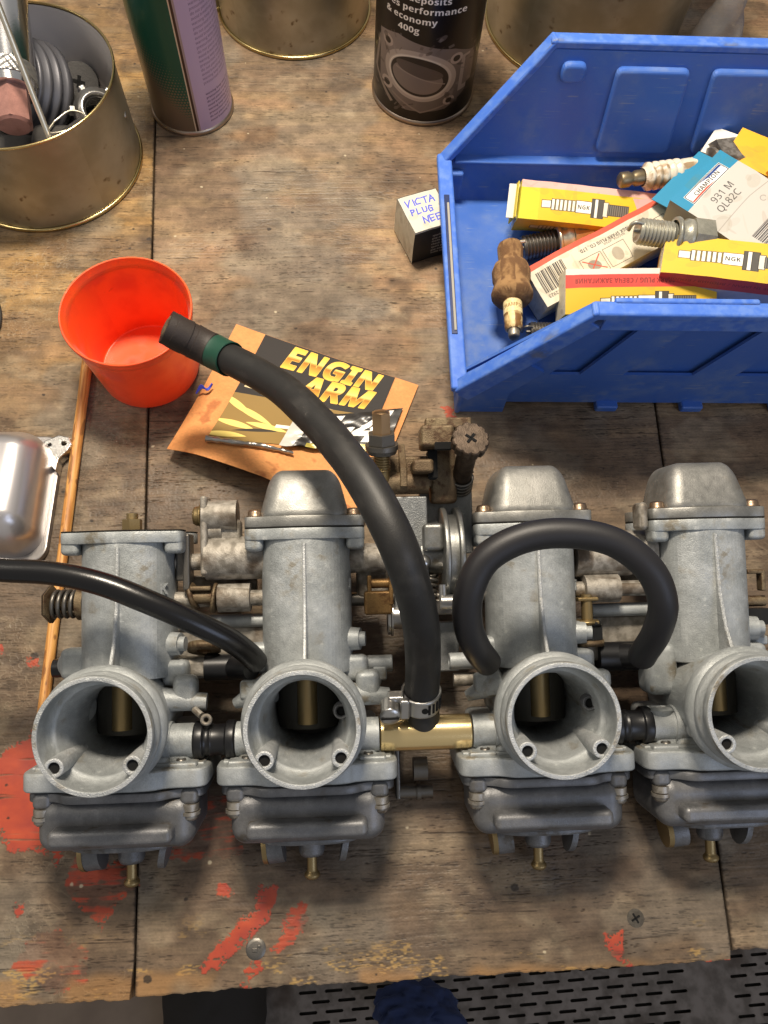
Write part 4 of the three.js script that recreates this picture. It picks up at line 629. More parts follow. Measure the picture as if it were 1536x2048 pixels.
  part('torn_foil', skirt(sheet(50, 101, (u) => 41 - 0.5 * (u - 50), (u) => 61 - 0.36 * (u - 52), 0.8, 44, 26, 3, crumple)), P({ map: foilArt, roughness: 0.38, metalness: 0.1, clearcoat: 0.25, clearcoatRoughness: 0.2 }), pk, { keepUV: true, label: 'crumpled torn silver and black foil flap' });
  part('foil_curl', [(() => { const c = new THREE.CatmullRomCurve3([[15, 73], [28, 70], [42, 66], [58, 63]].map(([u, v]) => V(U[0] * u + W[0] * v, lift(u, v) + 2.2, U[1] * u + W[1] * v))); const g = new THREE.TubeGeometry(c, 40, 2.0, 12), p = g.attributes.position, nrm = g.attributes.normal; for (let i = 0; i < p.count; i++) { const t = Math.floor(i / 13) / 40, k = -(0.25 + 0.75 * t) * 1.3 + 1.3 * (fbm(p.getX(i) * 0.5, p.getZ(i) * 0.5 + p.getY(i), 2) - 0.5); p.setXYZ(i, p.getX(i) + nrm.getX(i) * k, p.getY(i) + nrm.getY(i) * k, p.getZ(i) + nrm.getZ(i) * k); } g.computeVertexNormals(); return g; })()], M.foil, pk);
  const fr = thing('thread_scrap', 'scrap of blue plastic thread between the tub and the packet', 'thread', [-76.4, 6, -213]);
  part('thread_strand', [0, 1, 2].map((k) => new THREE.TubeGeometry(new THREE.CatmullRomCurve3([[-5, 0, 3], [-2, 2 + k * 0.6, 1 - k * 0.6], [1, 1, 0.6 + k * 0.5], [3.4, 2 - k * 0.5, -2]].map((q) => V(...q))), 24, 0.4, 6)), M.blueThread, fr);
}

// ---------------------------------------------------------------- blue storage bin
{
  const bin = thing('storage_bin', 'scuffed blue plastic storage bin filled with spark plugs and their boxes', 'bin', [0, 0, 0]);
  const XE = 290, H = 93, HF = 31;
  const zN = (y) => -209.5 + y * 0.055, zF = (y) => (y < HF ? -346 - y * 0.13 : -355.5 - (y - HF) * 0.16);
  const wall = (pts, zf, th, holes = []) => { // upright panel: outline in (x, y), its z given by height, th thick
    const s = poly(pts); for (const h of holes) { const q = new THREE.Path(); h.forEach((a, i) => (i ? q.lineTo(...a) : q.moveTo(...a))); q.closePath(); s.holes.push(q); }
    const g = new THREE.ExtrudeGeometry(s, { depth: th, bevelEnabled: false }), p = g.attributes.position; for (let i = 0; i < p.count; i++) p.setZ(i, p.getZ(i) + zf(p.getY(i))); g.computeVertexNormals(); return g;
  };
  const pockets = [[[136, 36], [175, 36], [182, 30.5], [182, 30.4], [194, 80], [152, 80]], [[204, 36], [243, 36], [258, 80], [220, 80]], [[96, 44], [112, 44], [124, 80], [112, 80]]].map((q) => q);
  const nearOut = [[58, 3.5], [XE, 3.5], [XE, H - 2], [107, H - 2], [56, HF - 2]];
  const pk = [[[138, 34], [174, 34], [190, 78], [154, 78]], [[196, 34], [232, 34], [248, 78], [212, 78]], [[100, 34], [116, 34], [132, 78], [122, 78]]];
  part('near_wall', [wall(nearOut, (y) => zN(y), 1.6, pk), wall(nearOut, (y) => zN(y) - 3.2, 1.6)], M.blue, bin, { tile: 140 });
  part('far_wall', [wall([[56, 3.5], [XE, 3.5], [XE, HF], [56, HF]], zF, 2.2), wall([[56, HF], [XE, HF], [XE, H - 2], [105, H - 2], [57, HF + 2]], zF, 2.2), rb(XE - 60, 2, 9.5, 0.8, (XE + 60) / 2, HF, -352.5)], M.blue, bin, { tile: 140 });
  const pz = zF(60) + 2.2, bulge = (pts) => { const g = ext(poly(pts), 4.6, 1.8, 4), p = g.attributes.position; for (let i = 0; i < p.count; i++) p.setZ(i, p.getZ(i) + zF(p.getY(i)) + 1.2); g.computeVertexNormals(); return g; };
  const rp = (a) => { const s = []; for (let i = 0; i < a.length; i++) { const p = a[i], q = a[(i + 1) % a.length], o = a[(i + a.length - 1) % a.length]; const v = (m) => { const d = Math.hypot(m[0] - p[0], m[1] - p[1]); return [(m[0] - p[0]) / d, (m[1] - p[1]) / d]; }; const e = v(o), f = v(q), r = 4; for (let k = 0; k <= 4; k++) { const t = k / 4, b = [p[0] + e[0] * r * (1 - t) ** 2 + f[0] * r * t * t, p[1] + e[1] * r * (1 - t) ** 2 + f[1] * r * t * t]; s.push(b); } } return s; };
  for (const q of [[[140, 37], [182, 37], [178, 84], [139, 84]], [[195, 37], [238, 37], [234, 84], [190, 84]]]) part('wall_bulge', [bulge(rp(q))], M.blue, bin, { tile: 140 });
  part('corner_lug', [bulge(rp([[110, 76], [123, 76], [123, 86], [110, 86]]))], M.blue, bin);
  part('front_wall', [(() => { const s = poly([[-348, 3], [-211, 3], [-203, HF - 1], [-351, HF - 1]].map(([z, y]) => [z, y])); return new THREE.ExtrudeGeometry(s, { depth: 2.4, bevelEnabled: false }).rotateY(-Math.PI / 2).translate(58.5, 0, 0); })(), rb(4, 30, 8, 1.5, 57, 15, -349), rb(10, 26, 5, 1.5, 61, 13, -347)], M.blue, bin, { tile: 140 });
  part('bin_floor', [rb(XE - 60, 2.4, 138, 0.6, (XE + 58) / 2, 4.6, -277)], M.blue, bin, { tile: 140 });
  part('end_wall', [rb(2.5, 88, 160, 0.8, XE, 46, -284)], M.blue, bin, { tile: 140 });
  const a = [106, H, zN(H) + 3.2], b = [54.8, HF, -200.6], c = [54, HF, -350.6], d = [104.4, H, zF(H) - 1.5], w = 7.4;
  part('top_rim', [strut([XE, H, zN(H) + 3.2], a, w, 4.6, 1.4), strut(a, b, w, 4.6, 1.4), strut(b, c, 8.4, 4.6, 1.4), strut(c, d, w, 4.6, 1.4), strut(d, [XE, H, zF(H) - 1.5], w, 4.6, 1.4), rb(XE - 110, 9, 1.8, 0.7, (XE + 110) / 2, H - 5, zN(H) + 5.8), strut([106, H - 5.5, zN(H) + 6], [57.5, HF - 5.5, -198], 1.6, 8, 0.6), strut([104.4, H - 3, zF(H) - 4.6], [56, HF - 3, -354], 1.6, 7, 0.6)], M.blueWorn, bin, { tile: 90 });
  part('rim_hump', [rb(64, 3, 3, 1.2, 146, H + 1.6, zN(H) - 0.6)], M.blueWorn, bin);
  part('corner_skirt', [wall([[57, 0.4], [82.5, 0.4], [82.5, 20], [96, 40], [80, 52], [56, 28]], () => -205.4, 2.2), rb(2.6, 30, 12, 1, 57.6, 15.6, -208)], M.blue, bin, { tile: 140 });
  for (const x of [139, 186, 236]) part('foot', [rb(12, 5, 8, 1.2, x, 2.6, -207.5)], M.blue, bin);
  part('label_holder', [rb(3.0, 0.7, 92, 0.3, 53.8, HF + 2.4, -276)], M.blueDark, bin);
  part('label_card', [rb(1.3, 0.7, 84, 0.3, 54.3, HF + 2.9, -274)], M.paperGrey, bin);
}
// ---- spark plugs
const worn = (g, w, h, n = 40, col = 'rgba(120,104,80,') => { for (let i = 0; i < n; i++) { g.fillStyle = col + (0.04 + 0.1 * rnd()).toFixed(3) + ')'; g.beginPath(); g.ellipse(rnd() * w, rnd() * h, 4 + rnd() * w * 0.08, 2 + rnd() * h * 0.12, rnd() * 3, 0, 7); g.fill(); } };
function sparkPlug(label, a, dir, o = {}) {
  const d = V(...dir).normalize(), yaw = Math.atan2(-d.z, d.x), pitch = Math.asin(d.y), s = o.s ?? 1;
  const t = thing('spark_plug', label, 'spark plug', a, [o.roll ?? 0, yaw, pitch], 'loose spark plugs in the blue bin');       // x runs from the terminal to the electrode
  const X = (pts, x = 0, n = 36) => latheTo(pts.map(([r, y]) => [r * s, y * s]), [x * s, 0, 0], [1, 0, 0], n);
  const me = o.metal ?? M.steelDirty, ce = o.ceramic ?? M.ceramic;
  part('terminal', [X([[0, 0], [2.2, 0.2], [3, 1], [3, 4], [2.4, 5], [2.4, 6], [3, 7], [3, 10], [2.6, 11]])], o.terminal ?? M.brassDull, t);
  const rib = [[3.4, 10]]; for (let k = 0; k < 5; k++) rib.push([4.4 - (k ? 0 : 0.4), 11 + k * 3], [5.3, 11.8 + k * 3], [5.3, 12.8 + k * 3], [4.6, 13.6 + k * 3]); rib.push([4.9, 27], [5.1, 40], [5.1, 41]);
  part('insulator', [X(rib)], ce, t);
  part('hex_shell', [X([[5.2, 37], [7.6, 38.4], [8, 40]]), hexBar([39.5 * s, 0, 0], [50 * s, 0, 0], 10.6 * s), X([[8.6, 50], [9.4, 50.4], [9.4, 53], [8, 54], [8, 57]]), X([[8.2, 57], [9.6, 57.2], [9.9, 58.2], [9.6, 59.2], [8, 59.4]])], me, t);
  const th = [[6.2, 59]]; for (let k = 0; k < 9; k++) th.push([6.0, 60 + k * 2.05], [7.0, 60.8 + k * 2.05], [7.0, 61.2 + k * 2.05], [6.0, 62 + k * 2.05]); th.push([6.2, 79], [5.4, 79], [4, 78], [0, 78.2]);
  part('thread', [X(th)], o.thread ?? me, t);
  part('electrode', [X([[0, 81], [1.3, 80.8], [1.3, 77]], 0, 14), new THREE.TubeGeometry(new THREE.CatmullRomCurve3([[78, 6, 0], [82, 6, 0], [83.6, 4.5, 0], [83.8, 0, 0]].map((p) => V(p[0] * s, p[1] * s, p[2] * s))), 14, 1.1 * s, 8)], me, t);
  return t;
}
sparkPlug('white ribbed spark plug pointing left beside the teal-ended box', [147, 46, -322], [42, -1, -9], { s: 1.4, terminal: M.brassDull });
sparkPlug('spark plug with a shiny shell and dark thread half under the diagonal white box', [176, 20, -318], [-70, -6, 14], { metal: M.steelPale, thread: M.steelDark });
sparkPlug('oily grey threaded spark plug lying on the diagonal white box', [227, 46, -277], [-57, 4, -4], { metal: M.steelOil, thread: M.steelOil, ceramic: M.darkGrey, terminal: M.steelOil, s: 0.98 });
sparkPlug('dirty white spark plug showing only ribs under the teal-ended box', [176, 26, -300], [40, -3, 26], { s: 0.95 });
sparkPlug('dark spark plug whose thread shows beside the near rim', [160, 14, -243], [-40, 2, 0], { metal: M.steelDark, s: 0.8 });
{ // plug caked in brown dust, standing apart at the low front
  const t = thing('spark_plug', 'spark plug caked in brown rust and dust, at the low front of the bin', 'spark plug', [85.2, 30, -230], [0, 1.53, 0.0], 'loose spark plugs in the blue bin');
  const X = (pts, n = 40) => latheTo(pts, [0, 0, 0], [1, 0, 0], n);
  part('terminal', [X([[0, 0], [2.4, 0.3], [3, 1.4], [3, 6], [3.6, 7]])], M.steelDirty, t);
  part('insulator', [X([[3.4, 5], [4.6, 6], [4.8, 8], [4.3, 9], [4.9, 10], [4.9, 12], [4.5, 13], [5, 14], [5, 14.2]]), X([[5.1, 21.8], [5.3, 22.2], [5.2, 25]])], M.ceramicOld, t);
  const ins = canvasTex(512, 128, (g, w, h) => { g.fillStyle = '#e2cd98'; g.fillRect(0, 0, w, h); worn(g, w, h, 30, 'rgba(130,84,30,'); g.fillStyle = '#8a6a3a'; g.font = 'bold 50px sans-serif'; g.fillText('CHAMPION', 6, 82, 240); g.fillText('CHAMPION', 262, 82, 240); });
  part('insulator_print', [X([[5.05, 14], [5.05, 22]])], S({ map: ins, roughness: 0.4 }), t, { keepUV: true });
  part('rusty_shell', [wave(X([[5.4, 22], [9.2, 23.5], [11, 26], [11.2, 28], [10.2, 31], [9.4, 34], [10.2, 37], [10.4, 42], [9.2, 45.5], [7, 47], [6.6, 49], [7, 58], [6.4, 60], [0, 60.6]]), 0.8, 0.18)], M.rustDust, t);
}
// ---- printed boxes
const bars = (g, x, y, w, h) => { g.fillStyle = '#2a2524'; let q = x; let k = 3; while (q < x + w) { const a = 1.5 + ((k * 7) % 5), b = 1.5 + ((k * 11) % 4); g.fillRect(q, y, a, h); q += a + b; k++; } };
function plugPic(g, x, y, w) { // line drawing of a spark plug, left to right
  const k = w / 300; g.save(); g.translate(x, y); g.scale(k, k); const R = (a, b, c, d, f) => { g.fillStyle = '#2a2622'; g.fillRect(a - 2, b - 2, c + 4, d + 4); g.fillStyle = f; g.fillRect(a, b, c, d); };
  R(0, -12, 30, 24, '#e8e2cc'); for (let i = 0; i < 6; i++) R(34 + i * 14, -18, 9, 36, '#f0ead6'); R(118, -20, 54, 40, '#f6f1e2'); g.fillStyle = '#2a2622'; g.font = 'bold 20px sans-serif'; g.fillText('NGK', 122, 7);
  R(172, -32, 40, 64, '#4a4640'); R(182, -32, 10, 64, '#e9e4d4'); R(212, -24, 16, 48, '#d8d2c0'); R(228, -18, 70, 36, '#6c6860'); for (let i = 0; i < 9; i++) { g.fillStyle = '#2c2924'; g.fillRect(232 + i * 7.4, -18, 2.6, 36); } g.restore();
}
function printedBox(name, label, category, c, size, turn, faces, opt = {}) {
  const t = thing(name, label, category, c, turn, name === 'spark_plug_box' ? 'spark plug boxes in the blue bin' : undefined), [w, h, d] = size, g = new THREE.BoxGeometry(w, h, d, 10, 4, 4), p = g.attributes.position, k = opt.dent ?? 0.9;
  for (let i = 0; i < p.count; i++) { const x = p.getX(i), y = p.getY(i), z = p.getZ(i), ee = (Math.abs(x) / w > 0.48) + (Math.abs(y) / h > 0.48) + (Math.abs(z) / d > 0.48) > 1 ? -0.35 : 0; p.setXYZ(i, x + (x > 0 ? ee : -ee) + k * 0.5 * (fbm(y * 0.1 + c[0], z * 0.1 + 5, 2) - 0.5), y + (y > 0 ? ee : -ee) + k * (fbm(x * 0.07 + c[0], z * 0.09 + 40, 3) - 0.5), z + (z > 0 ? ee : -ee) + k * (fbm(x * 0.07 + c[2], y * 0.1 + 20, 3) - 0.5)); }
  g.computeVertexNormals(); g.scale(MM, MM, MM);
  const mats = ['px', 'nx', 'py', 'ny', 'pz', 'nz'].map((f) => S({ map: faces[f] ?? faces.all, roughness: 0.62, bumpMap: zincBump, bumpScale: 0.00005 }));
  const m = new THREE.Mesh(g, mats); m.name = 'carton'; finish(m, t);
  if (opt.flaps) for (const [geo, mat, lab] of opt.flaps) part('end_flap', geo, mat, t, lab ? { label: lab } : {});
  return t;
}
const yellow = '#d8b02a', cream = '#ddd5c0';
const plain = (col, n = 30) => canvasTex(128, 64, (g, w, h) => { g.fillStyle = col; g.fillRect(0, 0, w, h); worn(g, w, h, n); });
const yTop = canvasTex(512, 144, (g, w, h) => { g.fillStyle = '#dcb41a'; g.fillRect(0, 0, w, h); g.fillStyle = '#d9a79c'; g.fillRect(0, 0, w, 26); g.fillStyle = '#c8c020'; g.fillRect(0, 26, 70, h); plugPic(g, 80, 82, 310); g.fillStyle = '#c7a0a0'; g.beginPath(); g.moveTo(400, 30); g.lineTo(512, 20); g.lineTo(512, 90); g.lineTo(420, 70); g.fill(); worn(g, w, h, 24); });
const yNear = canvasTex(512, 144, (g, w, h) => { g.fillStyle = '#d9a41e'; g.fillRect(0, 0, w, h); g.fillStyle = '#a8905c'; g.fillRect(90, 50, 250, 54); plugPic(g, 60, 78, 300); g.globalAlpha = 0.5; g.fillStyle = '#b08a3c'; g.fillRect(60, 50, 200, 60); g.globalAlpha = 1; worn(g, w, h, 50); });
const endA = canvasTex(128, 128, (g, w, h) => { g.fillStyle = '#d3cdbd'; g.fillRect(0, 0, w, h); g.fillStyle = '#cfc23a'; g.fillRect(0, 0, w, 40); g.fillStyle = '#2b2827'; g.font = 'bold 34px sans-serif'; g.save(); g.translate(64, 76); g.rotate(0.3); g.textAlign = 'center'; g.fillText('21', 14, 0); g.fillText('BP6A', -6, 36); g.restore(); worn(g, w, h, 20); });
printedBox('spark_plug_box', 'yellow spark plug box with an open crumpled flap, against the far wall of the bin', 'carton', [134, 26, -318], [80, 22, 22], [0.42, -0.11, -0.02], { all: plain(yellow), py: yTop, pz: yNear, nx: endA, nz: plain('#d0a090') }, { dent: 1.6, flaps: [[[rb(6, 0.6, 19, 0.25, -41.5, 10.2, 0).rotateZ(0.14)], M.paper, 'white open end flap'], [[rb(0.7, 13, 20, 0.3, -41.5, -3, 0).rotateZ(-0.12)], M.paperYellow]] });
const whiteTop = canvasTex(640, 160, (g, w, h) => { // printed upside down, as it lies
  g.fillStyle = '#d3cbb6'; g.fillRect(0, 0, w, h); g.save(); g.translate(w, h); g.rotate(Math.PI);
  g.fillStyle = '#cf5038'; g.fillRect(0, h - 20, w, 20); g.fillStyle = '#3a3532'; g.font = 'bold 17px sans-serif'; g.fillText('NGK SPARK PLUG CO., LTD.', 208, h - 34 - 4); g.font = '13px sans-serif'; g.fillText('NAGOYA, JAPAN', 232, h - 56 + 4);
  bars(g, 500, 44, 116, 82); g.font = 'bold 17px monospace'; g.fillText('87295 12923', 502, 36); 
  g.strokeStyle = '#5c564c'; g.lineWidth = 2; g.strokeRect(352, 16, 90, 72); g.strokeRect(250, 16, 92, 72); g.strokeRect(60, 20, 92, 80); g.fillStyle = '#8f877a'; g.beginPath(); g.ellipse(397, 52, 26, 18, 0.4, 0, 7); g.fill(); g.fillStyle = '#a69c8a'; g.beginPath(); g.ellipse(296, 52, 22, 26, 0, 0, 7); g.fill(); g.beginPath(); g.ellipse(106, 60, 20, 28, 0.5, 0, 7); g.stroke();
  g.strokeStyle = '#c4402c'; g.lineWidth = 4; g.beginPath(); g.moveTo(360, 24); g.lineTo(434, 82); g.moveTo(434, 24); g.lineTo(360, 82); g.stroke(); g.restore(); worn(g, w, h, 60);
});
printedBox('spark_plug_box', 'long dirty white box with an orange edge and barcode lying diagonally in the bin', 'carton', [140, 25, -287], [92, 22, 25], [0.24, 0.485, 0.13], { all: plain('#cfc6b0'), py: whiteTop, nz: plain('#d08030'), px: plain('#c98a30') }, { dent: 1.2 });
const teal = '#1f7fa4';
const champTop = canvasTex(640, 340, (g, w, h) => {
  g.fillStyle = '#bcb8b0'; g.fillRect(0, 0, w, h); g.fillStyle = teal; g.fillRect(0, 0, 96, h);
  g.save(); g.translate(72, 310); g.rotate(-Math.PI / 2); g.fillStyle = '#f0eee8'; g.fillRect(14, -34, 236, 60); g.strokeStyle = '#2b2a33'; g.lineWidth = 4; g.strokeRect(18, -30, 228, 52); g.fillStyle = '#b8402f'; g.beginPath(); g.moveTo(22, 18); g.lineTo(170, 18); g.lineTo(22, -4); g.fill(); g.fillStyle = '#23407c'; g.beginPath(); g.moveTo(242, -26); g.lineTo(242, 4); g.lineTo(110, -26); g.fill(); g.fillStyle = '#f0eee8'; g.fillRect(24, -14, 216, 24); g.fillStyle = '#1b1a1e'; g.font = 'bold 29px sans-serif'; g.textAlign = 'center'; g.fillText('CHAMPION', 132, 8); g.restore();
  g.save(); g.translate(166, 300); g.rotate(-Math.PI / 2); g.fillStyle = '#3a3634'; g.font = '46px sans-serif'; g.fillText('931 M', 60, 0); g.fillText('QL82C', 40, 48); g.restore();
  g.strokeStyle = 'rgba(110,100,92,.5)'; g.lineWidth = 3; g.beginPath(); g.moveTo(262, 0); g.lineTo(250, 120); g.lineTo(256, h); g.stroke(); g.strokeStyle = '#8a8480'; g.beginPath(); g.arc(300, 90, 13, 0, 5); g.stroke();
  g.save(); g.translate(420, 290); g.rotate(-Math.PI / 2); g.restore(); g.save(); g.translate(380, 120); for (let i = 0, y = 0; i < 24; i++) { const a = 2 + ((i * 7) % 5); g.fillStyle = '#2f2b30'; g.fillRect(y, 0, a, 150); y += a + 2 + ((i * 5) % 4); } g.restore(); g.save(); g.translate(560, 100); g.rotate(Math.PI); g.font = '40px sans-serif'; g.fillText('524', 0, 0); g.restore(); worn(g, w, h, 40);
});
printedBox('spark_plug_box', 'large white box with a teal end band lying on the pile', 'carton', [212, 47, -290], [76, 24, 44], [0.12, -0.78, 0.03], { all: plain('#b8b0a2'), py: champTop, nx: plain(teal, 10), pz: plain('#8f8573') }, { flaps: [[[rb(12, 0.7, 42, 0.3, -41, 9.4, 0).rotateZ(0.12)], M.teal, 'open teal end flap']] });
const ngkTop = canvasTex(640, 200, (g, w, h) => { g.fillStyle = yellow; g.fillRect(0, 0, w, h); plugPic(g, 60, 100, 420); worn(g, w, h, 14); });
const ngkNear = canvasTex(640, 200, (g, w, h) => { g.fillStyle = '#b9aeb0'; g.fillRect(0, 0, w, h); g.fillStyle = '#d8483c'; g.fillRect(0, 0, w, 92); g.fillStyle = '#8e2c26'; g.font = '26px sans-serif'; g.save(); g.translate(w, 92); g.rotate(Math.PI); g.fillText('SPARK PLUG / MADE IN JAPAN / ЯПОНИЯ / BOUGIE', 10, 56, 600); g.restore(); g.save(); g.translate(10, 104); bars(g, 0, 0, 200, 80); g.restore(); worn(g, w, h, 20); });
const ngkEnd = canvasTex(200, 200, (g, w, h) => { g.fillStyle = '#d2cbbc'; g.fillRect(0, 0, w, h); g.fillStyle = '#dfae1c'; g.beginPath(); g.moveTo(0, 120); g.lineTo(w, 96); g.lineTo(w, h); g.lineTo(0, h); g.fill(); g.fillStyle = '#d4552a'; g.font = 'bold 62px sans-serif'; g.fillText('NGK', 30, 178); g.fillStyle = '#4a4440'; g.font = '40px sans-serif'; g.save(); g.translate(w, 0); g.fillText('C8E', -120, 80); g.restore(); g.save(); g.translate(120, 52); g.rotate(Math.PI); g.fillText('5329', 0, 30); g.restore(); worn(g, w, h, 14); });
printedBox('spark_plug_box', 'clean yellow and red spark plug box at the near right of the bin', 'carton', [204, 47, -260], [84, 22, 23], [0.16, -0.26, 0.16], { all: plain(yellow), py: ngkTop, pz: ngkNear, nx: ngkEnd });
const midTop = canvasTex(640, 200, (g, w, h) => { g.fillStyle = yellow; g.fillRect(0, 0, w, h); g.fillStyle = '#d8d2c4'; g.fillRect(0, 0, w, 26); g.fillStyle = '#d4463a'; g.fillRect(0, 26, w, 58); g.fillStyle = '#7c221e'; g.font = 'bold 30px sans-serif'; g.save(); g.translate(w, 84); g.rotate(Math.PI); g.fillText('SPARK PLUG / СВЕЧА ЗАЖИГАНИЯ', 180, 40, 420); g.restore(); plugPic(g, 150, 148, 400); worn(g, w, h, 14); });
printedBox('spark_plug_box', 'yellow box with a red lettered stripe tucked under the near rim of the bin', 'carton', [152, 31, -257], [80, 22, 24], [0.42, 0.0, 0.03], { all: plain(yellow), py: midTop, nx: plain('#d8cdb0'), pz: plain(yellow) });
const tagTex = canvasTex(128, 128, (g, w, h) => { g.fillStyle = '#d5d2ca'; g.fillRect(0, 0, w, h); g.fillStyle = '#2c2a2a'; g.font = 'bold 40px sans-serif'; g.save(); g.translate(64, 64); g.rotate(-0.4); g.textAlign = 'center'; g.fillText('5921', 0, 14); g.restore(); });
printedBox('spark_plug_box', 'yellow box with a white numbered end behind the teal-ended box', 'carton', [243, 50, -318], [80, 20, 22], [0.2, -0.62, 0.05], { all: plain('#e0a81c'), nx: tagTex }, { flaps: [[[rb(14, 0.6, 18, 0.25, -45, 9, 0).rotateZ(0.1)], S({ map: tagTex, roughness: 0.8 })]] });
const topTex = canvasTex(256, 128, (g, w, h) => { g.fillStyle = '#d9d4c8'; g.fillRect(0, 0, w, h); g.fillStyle = '#2c2826'; g.font = 'bold 44px sans-serif'; g.fillText('C7E', 20, 56); g.fillStyle = '#d88a1c'; g.fillRect(0, 84, w, 44); });
printedBox('spark_plug_box', 'white and orange box at the right edge of the pile', 'carton', [264, 62, -326], [80, 20, 22], [0.3, 0.5, 0.0], { all: plain('#d88e1c'), py: topTex });
// handwritten box on the bench
const handTop = canvasTex(256, 256, (g, w, h) => { g.fillStyle = '#c2beb0'; g.fillRect(0, 0, w, h); g.strokeStyle = '#2b2926'; g.lineWidth = 7; g.strokeRect(0, 0, w, h); g.strokeStyle = '#4d58c0'; g.lineWidth = 8; g.lineCap = 'round';
  const GL = { V: [[0, 0, 3, 10, 7, 0]], I: [[2, 0, 3, 10]], C: [[7, 1, 3, 0, 0, 4, 1, 9, 6, 9]], T: [[0, 1, 8, 0], [4, 0, 4, 10]], A: [[0, 10, 4, 0, 7, 10], [1, 6, 6, 6]], P: [[1, 10, 0, 0, 5, 1, 5, 4, 1, 5]], L: [[0, 0, 1, 10, 6, 9]], U: [[0, 0, 1, 8, 4, 9, 6, 7, 6, 0]], G: [[6, 1, 2, 0, 0, 5, 2, 10, 6, 9, 6, 5, 3, 5]], N: [[0, 10, 0, 0, 6, 10, 7, 0]], E: [[6, 0, 0, 0, 1, 10, 6, 9], [0, 5, 5, 5]], D: [[0, 0, 1, 10, 6, 7, 6, 3, 0, 0]], S: [[6, 1, 1, 1, 1, 4, 6, 6, 5, 10, 0, 9]] };
  const hand = (t, x, y, k) => { for (const ch of t) { for (const st of GL[ch]) { g.beginPath(); for (let i = 0; i < st.length; i += 2) g[i ? 'lineTo' : 'moveTo'](x + st[i] * k + rr(-1.5, 1.5) - st[i + 1] * 0.6, y + st[i + 1] * k * 0.95 + rr(-1.5, 1.5)); g.stroke(); } x += (ch === 'I' ? 5 : 9) * k; y += rr(-1, 2); } };
  hand('VICTA', 34, 36, 4.6); hand('PLUG', 44, 102, 4); hand('NEEDS', 92, 168, 4.4); worn(g, w, h, 10); });
const darkSide = canvasTex(256, 256, (g, w, h) => { g.fillStyle = '#23221f'; g.fillRect(0, 0, w, h); g.fillStyle = '#c9c5b6'; g.fillRect(0, 0, w, 10); lines(g, 120, 70, 120, 7, 24, 'bold 20px sans-serif', '#b8b4a8', ['spark plug', 'gap and fit', 'made in', 'check type']); });
printedBox('handwritten_box', 'small white and black box with blue handwriting against the front of the bin', 'carton', [42.5, 13.2, -318], [25, 25.5, 27], [0, 0.38, 0], { all: plain('#cbc6b4'), py: handTop, pz: darkSide, nx: plain('#c9c2ac', 40) }, { dent: 1.1 });
{ // crinkled clear bag and the things at the far right corner
  const bag = thing('plastic_bag', 'crinkled clear plastic bag sticking up behind the blue bin', 'bag', [234, 20, -462]);
  const g = new THREE.ConeGeometry(22, 90, 30, 24, true), p = g.attributes.position; for (let i = 0; i < p.count; i++) { const x = p.getX(i), y = p.getY(i), z = p.getZ(i), k = 1 + 0.5 * (fbm(x * 0.09 + 30, y * 0.09 + z * 0.07, 3) - 0.5); p.setX(i, x * k); p.setZ(i, z * k * 0.6); } g.computeVertexNormals();
  part('bag_film', [g.translate(0, 26, 0)], P({ color: 0xe8e6e2, roughness: 0.12, transmission: 0.75, thickness: 0, specularIntensity: 1 }), bag);
  const other = thing('storage_bin', 'second dark blue plastic bin at the far right corner', 'bin', [330, 0, -500]);
  part('bin_shell', [rb(60, 60, 110, 6, 0, 30, 0), rb(66, 6, 116, 2.4, 0, 60, 0)], M.blueDark, other);
}

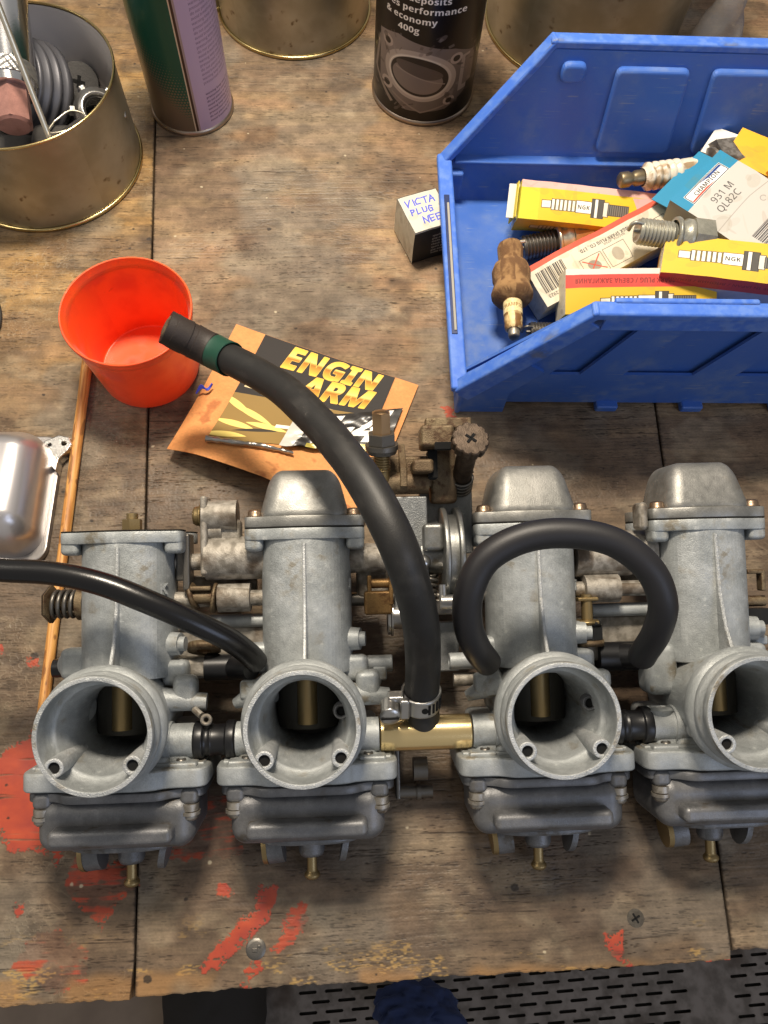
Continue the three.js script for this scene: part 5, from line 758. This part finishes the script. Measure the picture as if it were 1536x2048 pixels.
// ---------------------------------------------------------------- below the front edge of the bench
{
  struct('floor', [new THREE.BoxGeometry(3000, 20, 3000).translate(0, -830, 900)], M.concrete, 700);
  const mat = thing('perforated_panel', 'grey perforated metal panel with rows of slots below the front edge of the bench', 'panel', [0, -790, 0], [0, 0.05, 0]);
  const s = poly([[-128, -190], [620, -190], [620, -520], [-128, -520]]);
  for (let r = 0; r < 16; r++) for (let k = 0; k < 20; k++) {
    const x = -78 + k * 33.4 + (r % 2) * 16.5, y = -204 - r * 11.4; if (x > 418 && x < 482) continue; if (x + 28 > 615) continue;
    const q = new THREE.Path(); q.moveTo(x + 3, y); q.lineTo(x + 23.5, y); q.lineTo(x + 25, y - 1.9); q.lineTo(x + 23.5, y - 3.8); q.lineTo(x + 3, y - 3.8); q.lineTo(x + 1.5, y - 1.9); q.closePath(); s.holes.push(q);
  }
  part('slotted_sheet', [new THREE.ExtrudeGeometry(s, { depth: 3, bevelEnabled: false }).rotateX(-Math.PI / 2)], M.panelGrey, mat, { tile: 300 });
  part('slot_shade_base', [new THREE.BoxGeometry(748, 4, 330).translate(246, -10, 355)], M.darkGrey, mat);  // dark sheet under the slots, standing for the shade below them
  const cl = thing('blue_cloth', 'crumpled dark blue cloth below the front edge of the bench', 'cloth', [82, -700, 214]);
  const g = new THREE.SphereGeometry(60, 64, 40).scale(0.75, 0.7, 0.5), p = g.attributes.position; for (let i = 0; i < p.count; i++) { const x = p.getX(i), y = p.getY(i), z = p.getZ(i), k = 1 + 0.45 * (fbm(x * 0.02 + 70, y * 0.02 + z * 0.03, 3) - 0.5) + 1.3 * Math.abs(fbm(x * 0.04 + y * 0.02, z * 0.05 + y * 0.03 + 9, 3) - 0.5); p.setXYZ(i, x * k, y * k, z * k); } g.computeVertexNormals();
  part('cloth_fold', [g], M.blueCloth, cl);
  const sh = thing('black_cloth', 'black rounded cloth bundle half hidden under the bench at the lower left', 'cloth', [-170, -770, 215]);
  const g2 = new THREE.SphereGeometry(60, 48, 30).scale(1.1, 0.9, 1.5), p2 = g2.attributes.position; for (let i = 0; i < p2.count; i++) { const k = 1 + 0.3 * (fbm(p2.getX(i) * 0.02 + 20, p2.getZ(i) * 0.02 + 20, 3) - 0.5); p2.setXYZ(i, p2.getX(i) * k, p2.getY(i) * k, p2.getZ(i) * k); } g2.computeVertexNormals();
  part('cloth_fold', [g2], M.blackCloth, sh);
}
//@@END
renderer.render(scene, camera);
